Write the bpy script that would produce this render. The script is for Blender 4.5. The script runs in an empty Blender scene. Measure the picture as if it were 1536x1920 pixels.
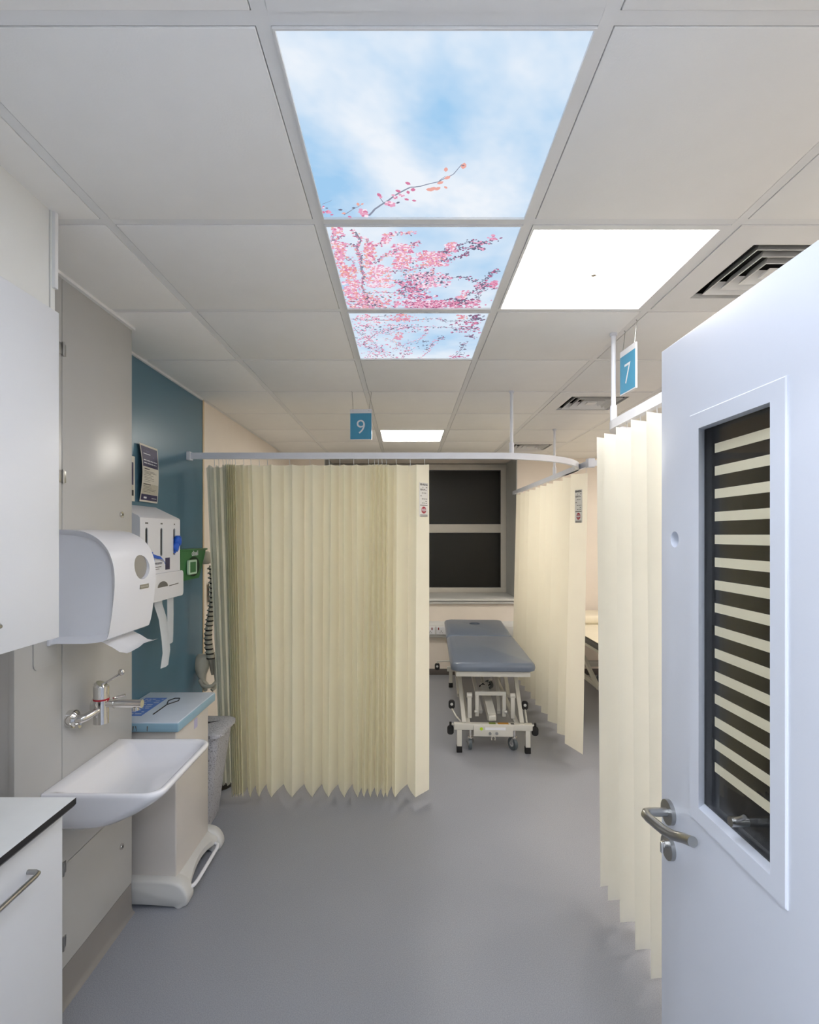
import bpy, bmesh, math, random
from mathutils import Vector, Matrix, noise

# ------------------------------------------------------------------ camera
F, CX, CY, CAMZ, CEIL = 1003.0, 762.0, 1003.0, 1.62, 2.51
SC = bpy.context.scene
COL = SC.collection
cd = bpy.data.cameras.new('camera'); cam = bpy.data.objects.new('camera', cd); COL.objects.link(cam)
cd.sensor_fit = 'VERTICAL'; cd.sensor_height = 36; cd.sensor_width = 28.8
cd.lens = F / 1920 * 36
cd.shift_y = (CY - 960) / 1920; cd.shift_x = -(CX - 768) / 1920
cd.clip_start = 0.02
cam.location = (0, 0, CAMZ); cam.rotation_euler = (math.pi / 2, 0, 0)
SC.camera = cam
# ------------------------------------------------------------------ world, exposure
w = bpy.data.worlds.new('night'); SC.world = w; w.use_nodes = True
w.node_tree.nodes['Background'].inputs[0].default_value = (0.01, 0.012, 0.018, 1)
w.node_tree.nodes['Background'].inputs[1].default_value = 1.0
SC.view_settings.view_transform = 'Standard'; SC.view_settings.look = 'None'
SC.view_settings.gamma = 1; SC.view_settings.use_curve_mapping = False
SC.view_settings.exposure = 0.0
PANEL_W = 11.0      # emission of the white ceiling luminaires in the room
PANEL_SKY = 1.0    # emission of the backlit sky prints
ADDED_COR = 45.0    # unseen panels added in the corridor behind the camera for brightness
ADDED_BAY = 20.0  # unseen panels added over the side bays to raise the brightness
ADDED_FRONT = 12.5  # unseen panel added above the camera to light door and cupboards
PANEL_FAR = 24.0

def P(px, py, d):                      # a photograph point at depth d
    return Vector(((px - CX) / F * d, d, CAMZ - (py - CY) / F * d))
def PX(px, d): return (px - CX) / F * d
def CP(px, py, z=CEIL):                # photograph point on the ceiling plane
    d = (z - CAMZ) * F / (CY - py); return ((px - CX) / F * d, d)

# ------------------------------------------------------------------ materials
def lin(c):
    c = c / 255.0
    return c / 12.92 if c <= 0.04045 else ((c + 0.055) / 1.055) ** 2.4
def rgb(r, g, b): return (lin(r), lin(g), lin(b), 1)
def mat(name, col, rough=0.5, metal=0.0, var=0.03, vscale=8, bump=0.0, bscale=60, trans=0.0, spec=0.5, coat=0.0, aniso=0):
    m = bpy.data.materials.new(name); m.use_nodes = True
    nt = m.node_tree; N = nt.nodes; L = nt.links
    b = N['Principled BSDF']
    b.inputs['Roughness'].default_value = rough; b.inputs['Metallic'].default_value = metal
    b.inputs['Specular IOR Level'].default_value = spec
    b.inputs['Coat Weight'].default_value = coat; b.inputs['Coat Roughness'].default_value = 0.05
    tc = N.new('ShaderNodeTexCoord')
    n = N.new('ShaderNodeTexNoise'); n.inputs['Scale'].default_value = vscale; n.inputs['Detail'].default_value = 3
    L.new(tc.outputs['Object'], n.inputs['Vector'])
    r = N.new('ShaderNodeMapRange'); r.inputs['From Min'].default_value = 0.3; r.inputs['From Max'].default_value = 0.7
    r.inputs['To Min'].default_value = 1 - var; r.inputs['To Max'].default_value = 1 + var
    L.new(n.outputs['Fac'], r.inputs['Value'])
    mx = N.new('ShaderNodeVectorMath'); mx.operation = 'SCALE'
    mx.inputs[0].default_value = rgb(*col)[:3]
    L.new(r.outputs[0], mx.inputs['Scale']); L.new(mx.outputs[0], b.inputs['Base Color'])
    if bump:
        n2 = N.new('ShaderNodeTexNoise'); n2.inputs['Scale'].default_value = bscale; n2.inputs['Detail'].default_value = 4
        L.new(tc.outputs['Object'], n2.inputs['Vector'])
        bp = N.new('ShaderNodeBump'); bp.inputs['Strength'].default_value = bump; bp.inputs['Distance'].default_value = 0.002
        L.new(n2.outputs['Fac'], bp.inputs['Height']); L.new(bp.outputs[0], b.inputs['Normal'])
    if trans:
        t = N.new('ShaderNodeBsdfTranslucent'); L.new(mx.outputs[0], t.inputs['Color'])
        s = N.new('ShaderNodeMixShader'); s.inputs[0].default_value = trans
        L.new(b.outputs[0], s.inputs[1]); L.new(t.outputs[0], s.inputs[2])
        L.new(s.outputs[0], N['Material Output'].inputs['Surface'])
    return m
def emit(name, col, k, attr=None):
    m = bpy.data.materials.new(name); m.use_nodes = True
    nt = m.node_tree; nt.nodes.remove(nt.nodes['Principled BSDF'])
    e = nt.nodes.new('ShaderNodeEmission'); e.inputs[1].default_value = k
    if attr:
        a = nt.nodes.new('ShaderNodeVertexColor'); a.layer_name = attr
        nt.links.new(a.outputs[0], e.inputs[0])
    else: e.inputs[0].default_value = rgb(*col)
    nt.links.new(e.outputs[0], nt.nodes['Material Output'].inputs[0])
    return m
def pane_mat(name, tint, rough=0.02):
    m = bpy.data.materials.new(name); m.use_nodes = True
    nt = m.node_tree; N = nt.nodes; L = nt.links; N.remove(N['Principled BSDF'])
    t = N.new('ShaderNodeBsdfTransparent'); t.inputs[0].default_value = rgb(*tint)
    g = N.new('ShaderNodeBsdfGlossy'); g.inputs['Roughness'].default_value = rough
    f = N.new('ShaderNodeFresnel'); f.inputs[0].default_value = 1.45
    s = N.new('ShaderNodeMixShader')
    ge = N.new('ShaderNodeNewGeometry'); iv = N.new('ShaderNodeMath'); iv.operation = 'SUBTRACT'; iv.inputs[0].default_value = 1
    mu = N.new('ShaderNodeMath'); mu.operation = 'MULTIPLY'; L.new(ge.outputs['Backfacing'], iv.inputs[1])
    L.new(f.outputs[0], mu.inputs[0]); L.new(iv.outputs[0], mu.inputs[1]); L.new(mu.outputs[0], s.inputs[0]); L.new(t.outputs[0], s.inputs[1]); L.new(g.outputs[0], s.inputs[2])
    L.new(s.outputs[0], N['Material Output'].inputs[0]); return m

M = {}
M['ceil'] = mat('ceiling_tile_white', (247, 246, 244), 0.9, bump=0.15, bscale=200, var=0.01)
M['tee'] = mat('grid_white_metal', (238, 238, 238), 0.5, var=0.01)
M['plenum'] = mat('plenum_dark', (40, 40, 38), 0.9)
M['wall'] = mat('cream_paint', (240, 230, 219), 0.6, bump=0.05, var=0.01)
M['wallw'] = mat('white_paint', (232, 232, 228), 0.6, var=0.01)
M['blue'] = mat('teal_blue_panel', (84, 120, 138), 0.3, var=0.05, vscale=2)
M['grey'] = mat('warm_grey_laminate', (186, 185, 182), 0.28, var=0.02, vscale=3)
M['skirt'] = mat('grey_skirting', (138, 134, 131), 0.5)
M['dskirt'] = mat('dark_skirting', (96, 90, 86), 0.5)
M['white'] = mat('white_laminate', (226, 228, 232), 0.35, var=0.005)
M['door'] = mat('white_door_paint', (225, 229, 238), 0.35, var=0.005)
M['cera'] = mat('white_ceramic', (238, 238, 242), 0.08, coat=0.5, var=0.0)
M['plas'] = mat('white_plastic', (230, 231, 236), 0.25, var=0.005)
M['plas2'] = mat('grey_white_plastic', (205, 205, 203), 0.35, var=0.01)
M['bodyw'] = mat('bin_body_enamel', (214, 208, 202), 0.3, var=0.01)
M['chrome'] = mat('chrome', (225, 222, 218), 0.08, metal=1, var=0.0)
M['steel'] = mat('brushed_steel', (170, 170, 168), 0.28, metal=1, var=0.03)
M['black'] = mat('black_edge', (22, 22, 26), 0.4)
M['rubber'] = mat('black_rubber', (20, 19, 20), 0.55)
M['dark'] = mat('dark_void', (14, 14, 14), 0.8)
M['curt'] = mat('cream_curtain', (255, 252, 237), 0.75, trans=0.5, var=0.012, bump=0.08, bscale=300)
M['curtw'] = mat('ivory_curtain', (250, 249, 242), 0.75, trans=0.45, var=0.012, bump=0.08, bscale=300)
M['sage'] = mat('sage_curtain', (240, 240, 229), 0.8, trans=0.5, var=0.04)
M['track'] = mat('white_track', (226, 229, 238), 0.35)
M['vinyl_b'] = mat('blue_grey_vinyl', (104, 114, 130), 0.33, bump=0.3, bscale=40, var=0.05, vscale=5)
M['bedfr'] = mat('off_white_enamel', (206, 204, 196), 0.35)
M['bone'] = mat('bone_resin', (196, 190, 172), 0.6, bump=0.4, bscale=60, var=0.1)
M['bdark'] = mat('dark_disc', (48, 42, 34), 0.6)
M['signb'] = mat('sign_blue', (72, 150, 186), 0.4)
M['paper'] = mat('paper', (214, 210, 198), 0.7)
M['tissue'] = mat('tissue_paper', (238, 238, 240), 0.9, trans=0.25)
M['apron'] = mat('clear_white_film', (238, 242, 246), 0.3, trans=0.3)
M['navy'] = mat('navy_print', (52, 48, 86), 0.4)
M['ink'] = mat('grey_ink', (110, 108, 104), 0.7)
M['inkd'] = mat('dark_ink', (40, 40, 42), 0.7)
M['wht'] = mat('white_print', (225, 228, 232), 0.6)
M['red'] = mat('red_print', (168, 22, 44), 0.6)
M['green'] = mat('green_plastic', (58, 120, 66), 0.35)
M['greend'] = mat('green_dark', (18, 46, 22), 0.5)
M['gcol'] = mat('glove_blue', (28, 92, 200), 0.4)
M['lidb'] = mat('lid_blue_rim', (142, 178, 198), 0.35)
M['lidw'] = mat('lid_pale', (206, 216, 230), 0.3)
M['labelb'] = mat('label_blue', (92, 130, 205), 0.4)
M['alum'] = mat('window_frame_paint', (192, 188, 180), 0.4)
M['jamb'] = mat('jamb_grey', (170, 172, 170), 0.35)
M['wdark'] = mat('night_blind', (78, 75, 68), 0.45, var=0.08)
M['smoke'] = mat('smoke_window', (150, 146, 138), 0.3)
M['pgreen'] = mat('pale_green', (200, 226, 200), 0.4)
M['palelav'] = mat('pale_lavender', (190, 185, 215), 0.5)
M['cream_s'] = mat('cream_stripe', (252, 243, 218), 0.5)
M['dglass'] = mat('black_film', (14, 14, 16), 0.2)
M['pane'] = pane_mat('clear_pane', (250, 250, 248))
M['wpane'] = pane_mat('window_pane', (190, 190, 186), 0.35)
M['wood'] = mat('pale_wood', (214, 192, 160), 0.5, var=0.08)
M['yel'] = mat('yellow_dot', (176, 206, 40), 0.5)
M['oran'] = mat('orange_label', (196, 140, 50), 0.5)
M['olive'] = mat('olive_label', (110, 130, 30), 0.5)
M['redm'] = mat('red_switch', (130, 24, 20), 0.4)
M['lum'] = emit('luminaire', (255, 251, 246), PANEL_W)
M['lumc'] = emit('luminaire_cool', (235, 242, 255), ADDED_COR)
M['lumfar'] = emit('luminaire_far', (255, 250, 240), PANEL_FAR)
M['lumf'] = emit('luminaire_front', (232, 240, 255), ADDED_FRONT)
M['lumb'] = emit('luminaire_bay', (255, 246, 235), ADDED_BAY)
M['sky'] = emit('sky_print', None, PANEL_SKY, 'print')
M['p1'] = emit('petal_pink', (240, 172, 202), 0.95); M['p2'] = emit('petal_deep', (222, 132, 168), 0.95)
M['p3'] = emit('petal_white', (250, 232, 245), 1.0); M['p4'] = emit('petal_coral', (244, 178, 168), 0.95)
M['p5'] = emit('twig', (150, 156, 176), 0.9); M['p6'] = emit('leaf', (122, 122, 146), 0.85); M['p7'] = emit('plum', (165, 95, 135), 0.9)

# floor: speckled sheet vinyl
def floor_mat():
    m = mat('grey_speckled_vinyl', (145, 148, 156), 0.36, var=0.03, vscale=1.5)
    nt = m.node_tree; N = nt.nodes; L = nt.links
    b = N['Principled BSDF']; src = b.inputs['Base Color'].links[0].from_socket
    tc = N.new('ShaderNodeTexCoord'); v = N.new('ShaderNodeTexNoise'); v.inputs['Scale'].default_value = 260; v.inputs['Detail'].default_value = 2
    L.new(tc.outputs['Object'], v.inputs['Vector'])
    cr = N.new('ShaderNodeMapRange'); cr.inputs['From Min'].default_value = 0.35; cr.inputs['From Max'].default_value = 0.65
    cr.inputs['To Min'].default_value = 0.88; cr.inputs['To Max'].default_value = 1.12
    L.new(v.outputs['Fac'], cr.inputs['Value'])
    vo = N.new('ShaderNodeTexVoronoi'); vo.inputs['Scale'].default_value = 9
    L.new(tc.outputs['Object'], vo.inputs['Vector'])
    lt = N.new('ShaderNodeMapRange'); lt.inputs['From Min'].default_value = 0.02; lt.inputs['From Max'].default_value = 0.028
    lt.inputs['To Min'].default_value = 0.75; lt.inputs['To Max'].default_value = 1
    L.new(vo.outputs['Distance'], lt.inputs['Value'])
    mu = N.new('ShaderNodeMath'); mu.operation = 'MULTIPLY'; L.new(cr.outputs[0], mu.inputs[0]); L.new(lt.outputs[0], mu.inputs[1])
    s = N.new('ShaderNodeVectorMath'); s.operation = 'SCALE'; L.new(src, s.inputs[0]); L.new(mu.outputs[0], s.inputs['Scale'])
    L.new(s.outputs[0], b.inputs['Base Color']); return m
M['floor'] = floor_mat()
def rattan_mat():
    m = mat('grey_rattan_plastic', (182, 182, 187), 0.45, var=0.03)
    nt = m.node_tree; N = nt.nodes; L = nt.links
    b = N['Principled BSDF']; src = b.inputs['Base Color'].links[0].from_socket
    tc = N.new('ShaderNodeTexCoord'); vo = N.new('ShaderNodeTexVoronoi'); vo.inputs['Scale'].default_value = 95
    L.new(tc.outputs['Object'], vo.inputs['Vector'])
    r = N.new('ShaderNodeMapRange'); r.inputs['From Min'].default_value = 0.2; r.inputs['From Max'].default_value = 0.32
    r.inputs['To Min'].default_value = 0.45; r.inputs['To Max'].default_value = 1
    L.new(vo.outputs['Distance'], r.inputs['Value'])
    s = N.new('ShaderNodeVectorMath'); s.operation = 'SCALE'; L.new(src, s.inputs[0]); L.new(r.outputs[0], s.inputs['Scale'])
    L.new(s.outputs[0], b.inputs['Base Color'])
    bp = N.new('ShaderNodeBump'); bp.inputs['Distance'].default_value = 0.003; L.new(vo.outputs['Distance'], bp.inputs['Height'])
    L.new(bp.outputs[0], b.inputs['Normal']); return m
M['rattan'] = rattan_mat()

# ------------------------------------------------------------------ geometry helpers
class MB:
    def __init__(s): s.v = []; s.f = []; s.mi = []
    def add(s, vs, fs, mi=0):
        n = len(s.v); s.v += [tuple(v) for v in vs]; s.f += [tuple(n + i for i in f) for f in fs]; s.mi += [mi] * len(fs); return s
    def box(s, x0, x1, y0, y1, z0, z1, b=0.0, mi=0):
        if x0 > x1: x0, x1 = x1, x0
        if y0 > y1: y0, y1 = y1, y0
        if z0 > z1: z0, z1 = z1, z0
        if b <= 0:
            vs = [(x, y, z) for z in (z0, z1) for y in (y0, y1) for x in (x0, x1)]
            return s.add(vs, [(0, 2, 3, 1), (4, 5, 7, 6), (0, 1, 5, 4), (2, 6, 7, 3), (0, 4, 6, 2), (1, 3, 7, 5)], mi)
        b = min(b, (x1 - x0) * .49, (y1 - y0) * .49, (z1 - z0) * .49)
        bm = bmesh.new(); bmesh.ops.create_cube(bm, size=1)
        for v in bm.verts:
            v.co = Vector(((x0 + x1) / 2 + v.co.x * (x1 - x0), (y0 + y1) / 2 + v.co.y * (y1 - y0), (z0 + z1) / 2 + v.co.z * (z1 - z0)))
        bmesh.ops.bevel(bm, geom=bm.edges[:], offset=b, segments=3, profile=0.5, affect='EDGES')
        bm.verts.index_update()
        s.add([v.co[:] for v in bm.verts], [[v.index for v in f.verts] for f in bm.faces], mi); bm.free(); return s
    def bar(s, p0, p1, wd, ht, up=(0, 0, 1), mi=0):          # rectangular bar between two points
        p0, p1 = Vector(p0), Vector(p1); d = (p1 - p0).normalized(); up = Vector(up)
        if abs(d.dot(up)) > .98: up = Vector((0, 1, 0))
        a = d.cross(up).normalized() * wd / 2; u = a.cross(d).normalized() * ht / 2
        vs = [p + i * a + j * u for p in (p0, p1) for i, j in ((-1, -1), (1, -1), (1, 1), (-1, 1))]
        return s.add(vs, [(0, 3, 2, 1), (4, 5, 6, 7), (0, 1, 5, 4), (1, 2, 6, 5), (2, 3, 7, 6), (3, 0, 4, 7)], mi)
    def tube(s, pts, r, n=12, mi=0, cap=True):
        pts = [Vector(p) for p in pts]; rs = r if isinstance(r, (list, tuple)) else [r] * len(pts)
        rings = []; ref = None
        for i, p in enumerate(pts):
            d = (pts[min(i + 1, len(pts) - 1)] - pts[max(i - 1, 0)]).normalized()
            if ref is None: ref = Vector((0, 0, 1)) if abs(d.z) < .9 else Vector((1, 0, 0))
            a = d.cross(ref).normalized(); ref = a.cross(d).normalized()
            rings.append([p + rs[i] * (math.cos(t) * a + math.sin(t) * ref) for t in [2 * math.pi * k / n for k in range(n)]])
        return s.loft(rings, cap, mi)
    def loft(s, rings, cap=True, mi=0, closed=True):
        n = len(rings[0]); vs = [v for r in rings for v in r]; fs = []
        for i in range(len(rings) - 1):
            for k in range(n if closed else n - 1):
                k2 = (k + 1) % n
                fs.append((i * n + k, i * n + k2, (i + 1) * n + k2, (i + 1) * n + k))
        if cap:
            fs.append(tuple(range(n))[::-1]); fs.append(tuple((len(rings) - 1) * n + k for k in range(n)))
        return s.add(vs, fs, mi)
    def cyl(s, p0, p1, r, r1=None, n=24, mi=0): return s.tube([p0, p1], [r, r if r1 is None else r1], n, mi)
    def ball(s, c, rx, ry, rz, n=16, mi=0):
        c = Vector(c); rings = []
        for i in range(1, n // 2):
            t = math.pi * i / (n // 2)
            rings.append([c + Vector((rx * math.sin(t) * math.cos(2 * math.pi * k / n), ry * math.sin(t) * math.sin(2 * math.pi * k / n), rz * math.cos(t))) for k in range(n)])
        return s.loft(rings, True, mi)
    def sweep(s, path, wd, ht, mi=0):                     # flat rectangular profile along a horizontal path
        rings = []
        for i, p in enumerate(path):
            p = Vector(p); a = Vector(path[max(i - 1, 0)]); b = Vector(path[min(i + 1, len(path) - 1)])
            d = (b - a).normalized(); nn = Vector((d.y, -d.x, 0)) * wd / 2; u = Vector((0, 0, ht / 2))
            rings.append([p - nn - u, p + nn - u, p + nn + u, p - nn + u])
        return s.loft(rings, True, mi)
    def prism(s, poly, axis, a, b, mi=0):                  # poly: 2-D points; axis extruded from a to b
        def pt(u, v, t): return {'x': (t, u, v), 'y': (u, t, v), 'z': (u, v, t)}[axis]
        return s.loft([[pt(u, v, a) for u, v in poly], [pt(u, v, b) for u, v in poly]], True, mi)
    def quad(s, a, b, c, d, mi=0): return s.add([a, b, c, d], [(0, 1, 2, 3)], mi)

def wloc(o):
    v = Vector((0, 0, 0))
    while o: v += o.location; o = o.parent
    return v
def obj(name, mb, m, parent=None, local=False, angle=35, **tags):
    me = bpy.data.meshes.new(name); me.from_pydata(mb.v, [], mb.f)
    bm = bmesh.new(); bm.from_mesh(me)
    bmesh.ops.recalc_face_normals(bm, faces=bm.faces[:]); bm.to_mesh(me); bm.free()
    ms = m if isinstance(m, (list, tuple)) else [m]
    for k in ms: me.materials.append(M[k] if isinstance(k, str) else k)
    me.polygons.foreach_set('material_index', mb.mi)
    if angle: me.shade_smooth(); me.set_sharp_from_angle(angle=math.radians(angle))
    o = bpy.data.objects.new(name, me); COL.objects.link(o)
    if parent:
        o.parent = parent
        if not local: me.transform(Matrix.Translation(-wloc(parent)))
    for k, v in tags.items(): o[k] = v
    return o
def thing(name, label, cat, loc=(0, 0, 0), rz=0, group=None):
    o = bpy.data.objects.new(name, None); COL.objects.link(o); o.location = loc; o.rotation_euler = (0, 0, rz)
    o.empty_display_size = 0.05
    o['label'] = label; o['category'] = cat
    if group: o['group'] = group
    return o
def struct(name, mb, m, parent=None, **k):
    o = obj(name, mb, m, parent, **k)
    if not parent: o['kind'] = 'structure'
    return o
def copy_tree(o, parent=None):
    c = o.copy(); COL.objects.link(c)
    if parent: c.parent = parent
    for ch in [x for x in bpy.data.objects if x.parent == o]: copy_tree(ch, c)
    return c
def cut(o, mb, m=None):                                   # boolean difference, applied
    c = obj('cutter_tmp', mb, m or o.data.materials[0], None)
    c.location = wloc(o)*0
    mod = o.modifiers.new('b', 'BOOLEAN'); mod.object = c; mod.operation = 'DIFFERENCE'; mod.solver = 'EXACT'
    if o.parent:
        c.data.transform(Matrix.Translation(-wloc(o))); c.location = wloc(o)
    bpy.context.view_layer.update()
    dg = bpy.context.evaluated_depsgraph_get(); me = bpy.data.meshes.new_from_object(o.evaluated_get(dg))
    o.modifiers.clear(); old = o.data; o.data = me
    me.shade_smooth(); me.set_sharp_from_angle(angle=math.radians(35))
    bpy.data.objects.remove(c)
def text(name, s, size, org, U, V, m, parent, local=False, align='CENTER', bold=0.0):
    cu = bpy.data.curves.new('t', 'FONT'); cu.body = s; cu.size = size; cu.align_x = align; cu.resolution_u = 6; cu.offset = bold
    to = bpy.data.objects.new('t', cu); COL.objects.link(to)
    dg = bpy.context.evaluated_depsgraph_get(); me = bpy.data.meshes.new_from_object(to.evaluated_get(dg))
    bpy.data.objects.remove(to)
    U, V, org = Vector(U).normalized(), Vector(V).normalized(), Vector(org); W = U.cross(V)
    me.transform(Matrix(((U.x, V.x, W.x, org.x), (U.y, V.y, W.y, org.y), (U.z, V.z, W.z, org.z), (0, 0, 0, 1))))
    me.materials.clear(); me.materials.append(M[m])
    o = bpy.data.objects.new(name, me); COL.objects.link(o)
    if parent:
        o.parent = parent
        if not local: me.transform(Matrix.Translation(-wloc(parent)))
    return o
def rrect(x0, x1, y0, y1, r, n=6):
    rs = r if isinstance(r, (tuple, list)) else (r,) * 4   # corners: x1y1, x0y1, x0y0, x1y0
    out = []
    for (cx_, cy_, sx, sy, a0), q in zip(((x1, y1, -1, -1, 0), (x0, y1, 1, -1, 90), (x0, y0, 1, 1, 180), (x1, y0, -1, 1, 270)), rs):
        for k in range(n + 1):
            a = math.radians(a0 + 90 * k / n)
            out.append((cx_ + sx * q + q * math.cos(a), cy_ + sy * q + q * math.sin(a)))
    return out
def arc(cx_, cy_, r, a0, a1, n=14):
    return [(cx_ + r * math.cos(math.radians(a0 + (a1 - a0) * k / n)), cy_ + r * math.sin(math.radians(a0 + (a1 - a0) * k / n))) for k in range(n + 1)]

XL, XR, YB, YF = -1.35, 3.4, 6.20, 0.28
# ------------------------------------------------------------------ shell
struct('floor', MB().box(-2.2, XR + .1, -2.6, 7.0, -0.05, 0.0), 'floor', angle=0)
wl = struct('wall_left', MB().box(XL - .12, XL, YF - .1, YB + .75, 0, 2.7), 'wall', angle=0)
# back wall with a window opening X -0.95..1.286, z 0.89..2.51
WX0, WX1, WY, SILL = -0.95, 1.286, 6.84, 0.885
struct('wall_back', MB().box(XL - .12, WX0, YB, WY + .2, 0, 2.7).box(WX1, XR + .12, YB, WY + .2, 0, 2.7).box(WX0, WX1, YB, WY + .2, 0, SILL - .02).box(WX0, WX1, YB, WY + .2, 2.53, 2.7), 'wall', angle=0)
struct('wall_right', MB().box(XR, XR + .12, YF - .1, YB + .1, 0, 2.7), 'wall', angle=0)
struct('wall_front', MB().box(XL - .1, -.40, YF - .13, YF, 0, 2.7).box(.66, XR + .1, YF - .13, YF, 0, 2.7).box(-.40, .66, YF - .13, YF, 2.08, 2.7), 'wallw', angle=0)
struct('trim_1', MB().box(-.44, -.38, YF - .15, YF + .012, 0, 2.12).box(.635, .70, YF - .15, YF + .012, 0, 2.12).box(-.44, .70, YF - .15, YF + .012, 2.06, 2.12), 'door')
# corridor behind the camera
struct('wall_corridor', MB().box(-2.2, XR, -2.6, -2.5, 0, 2.7).box(-2.3, -2.2, -2.6, YF, 0, 2.7).box(2.4, 2.5, -2.6, YF - .13, 0, 2.7).box(-2.2, XL - .1, YF - .13, YF, 0, 2.7), 'wallw', angle=0)
struct('ceiling_corridor', MB().box(-2.3, 2.5, -2.6, YF - .12, CEIL, CEIL + .05), 'ceil', angle=0)

# ceiling grid: lines at X = -0.25 + 0.6 i, D = 0.323 + 0.6 j
GX0, GY0, G = -0.25, 0.323, 0.6
tee = MB().box(XL - .1, XR + .1, YF - .1, YB + .8, 2.66, 2.70)
i0, i1 = -1, 6
for i in range(i0, i1 + 1):
    x = GX0 + G * i; tee.box(x - .0135, x + .0135, YF, YB, CEIL + .0015, CEIL + .0115)
    tee.box(x - .001, x + .001, YF, YB, CEIL + .01, CEIL + .05)
rows = [GY0 + G * j for j in range(0, 10)]
for y in rows:
    tee.box(XL, XR, y - .0135, y + .0135, CEIL + .002, CEIL + .011)
tee.box(XL, XL + .022, YF, YB, CEIL + .0008, CEIL + .012).box(XR - .022, XR, YF, YB, CEIL + .0008, CEIL + .012)
tee.box(XL, WX0, YB - .022, YB, CEIL + .0008, CEIL + .012).box(WX1, XR, YB - .022, YB, CEIL + .0008, CEIL + .012)
tee.mi = [1 if k < 6 else 0 for k in range(len(tee.f))]
ceiling = struct('ceiling', tee, ['tee', 'plenum'], angle=0)
# special cells
SKY = {(0, 1), (0, 2), (0, 3)}; LUM = {(1, 2), (0, 7)}; FILL = {(4, 2), (4, 7), (4, 4), (3, 1), (0, 0)}; DIF = {(2, 2), (2, 5), (2, 8)}
tile_cache = {}
rng = random.Random(4)
for i in range(-2, 7):
    for j in range(-1, 10):
        a = GX0 + G * i + .0155; b = a + G - .031; c = GY0 + G * j + .0155; d = c + G - .031
        a, b, c, d = max(a, XL + .024), min(b, XR - .024), max(c, YF), min(d, YB - .024)
        if b - a < .02 or d - c < .02 or (i, j) in SKY | LUM | FILL | DIF: continue
        key = (round(b - a, 3), round(d - c, 3))
        if key not in tile_cache:
            o = obj('ceiling_tile', MB().box(0, key[0], 0, key[1], 0, .018, .0015), 'ceil', ceiling, local=True)
            tile_cache[key] = o
        else:
            o = tile_cache[key].copy(); COL.objects.link(o); o.parent = ceiling
        o.location = (a, c, CEIL + rng.uniform(-.001, .0008))
# reveal head above window is ceiling level; window reveal linings
struct('trim_2', MB().box(WX1 - .012, WX1 + .004, YB + .002, WY, SILL, 2.53), 'jamb')
struct('trim_3', MB().box(WX0 - .004, WX0 + .012, YB + .002, WY, SILL, 2.53), 'jamb')
struct('trim_4', MB().box(WX0, WX1, YB - .045, WY, SILL - .03, SILL, .008).box(WX0 - .03, WX1 + .03, YB - .03, YB, SILL - .062, SILL - .034, .006), 'plas2')

# window: frame, mullion, transom, panes
def window():
    fr = MB(); x0, x1, z0, z1 = WX0 + .012, WX1 - .012, SILL, 2.52; y0, y1 = WY - .03, WY + .03
    fr.box(x0, x1, y0, y1, z0, z0 + .065, .004).box(x0, x1, y0, y1, z1 - .075, z1, .004)
    fr.box(x0, x0 + .07, y0 + .001, y1, z0, z1, .004).box(x1 - .07, x1, y0 + .001, y1, z0, z1, .004)
    fr.box(.10, .20, y0 + .001, y1, z0, z1, .004)
    fr.box(x0, x1, y0 + .002, y1, 1.648, 1.757, .004)
    wn = struct('window_1', fr, 'alum')
    for xa, xb in ((x0 + .07, .10), (.20, x1 - .07)):
        for za, zb in ((z0 + .065, 1.648), (1.757, z1 - .075)):
            bead = MB()
            bead.box(xa, xb, y0 + .012, y0 + .03, za, za + .008).box(xa, xb, y0 + .012, y0 + .03, zb - .008, zb).box(xa, xa + .008, y0 + .012, y0 + .03, za, zb).box(xb - .008, xb, y0 + .012, y0 + .03, za, zb)
            obj('glazing_bead', bead, 'black', wn)
            obj('window_pane', MB().box(xa, xb, WY - .004, WY + .002, za, zb), 'wpane', wn, angle=0)
            obj('roller_blind', MB().box(xa, xb, WY + .02, WY + .022, za, zb), 'wdark', wn, angle=0)
window()
struct('baseboard_back', MB().box(XL, XR, YB - .014, YB, 0, .072, .004), 'dskirt')
struct('baseboard_left', MB().box(XL, XL + .014, 2.31, YB - .014, 0, .075, .004), 'dskirt')

# teal wall covering, wooden edge trim
struct('trim_5', MB().box(XL, XL + .008, 2.2, 3.52, .075, CEIL), 'blue', angle=0)
struct('trim_6', MB().box(XL, XL + .012, 3.522, 3.545, .075, CEIL, .002), 'wood')
struct('trim_7', MB().box(XL, XL + .02, 2.31, 3.50, CEIL - .01, CEIL + .002).box(-1.19, -1.165, 1.48, 2.30, CEIL - .012, CEIL + .002).box(-1.02, -.965, 1.47, 1.483, 2.30, CEIL), 'tee')

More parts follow.
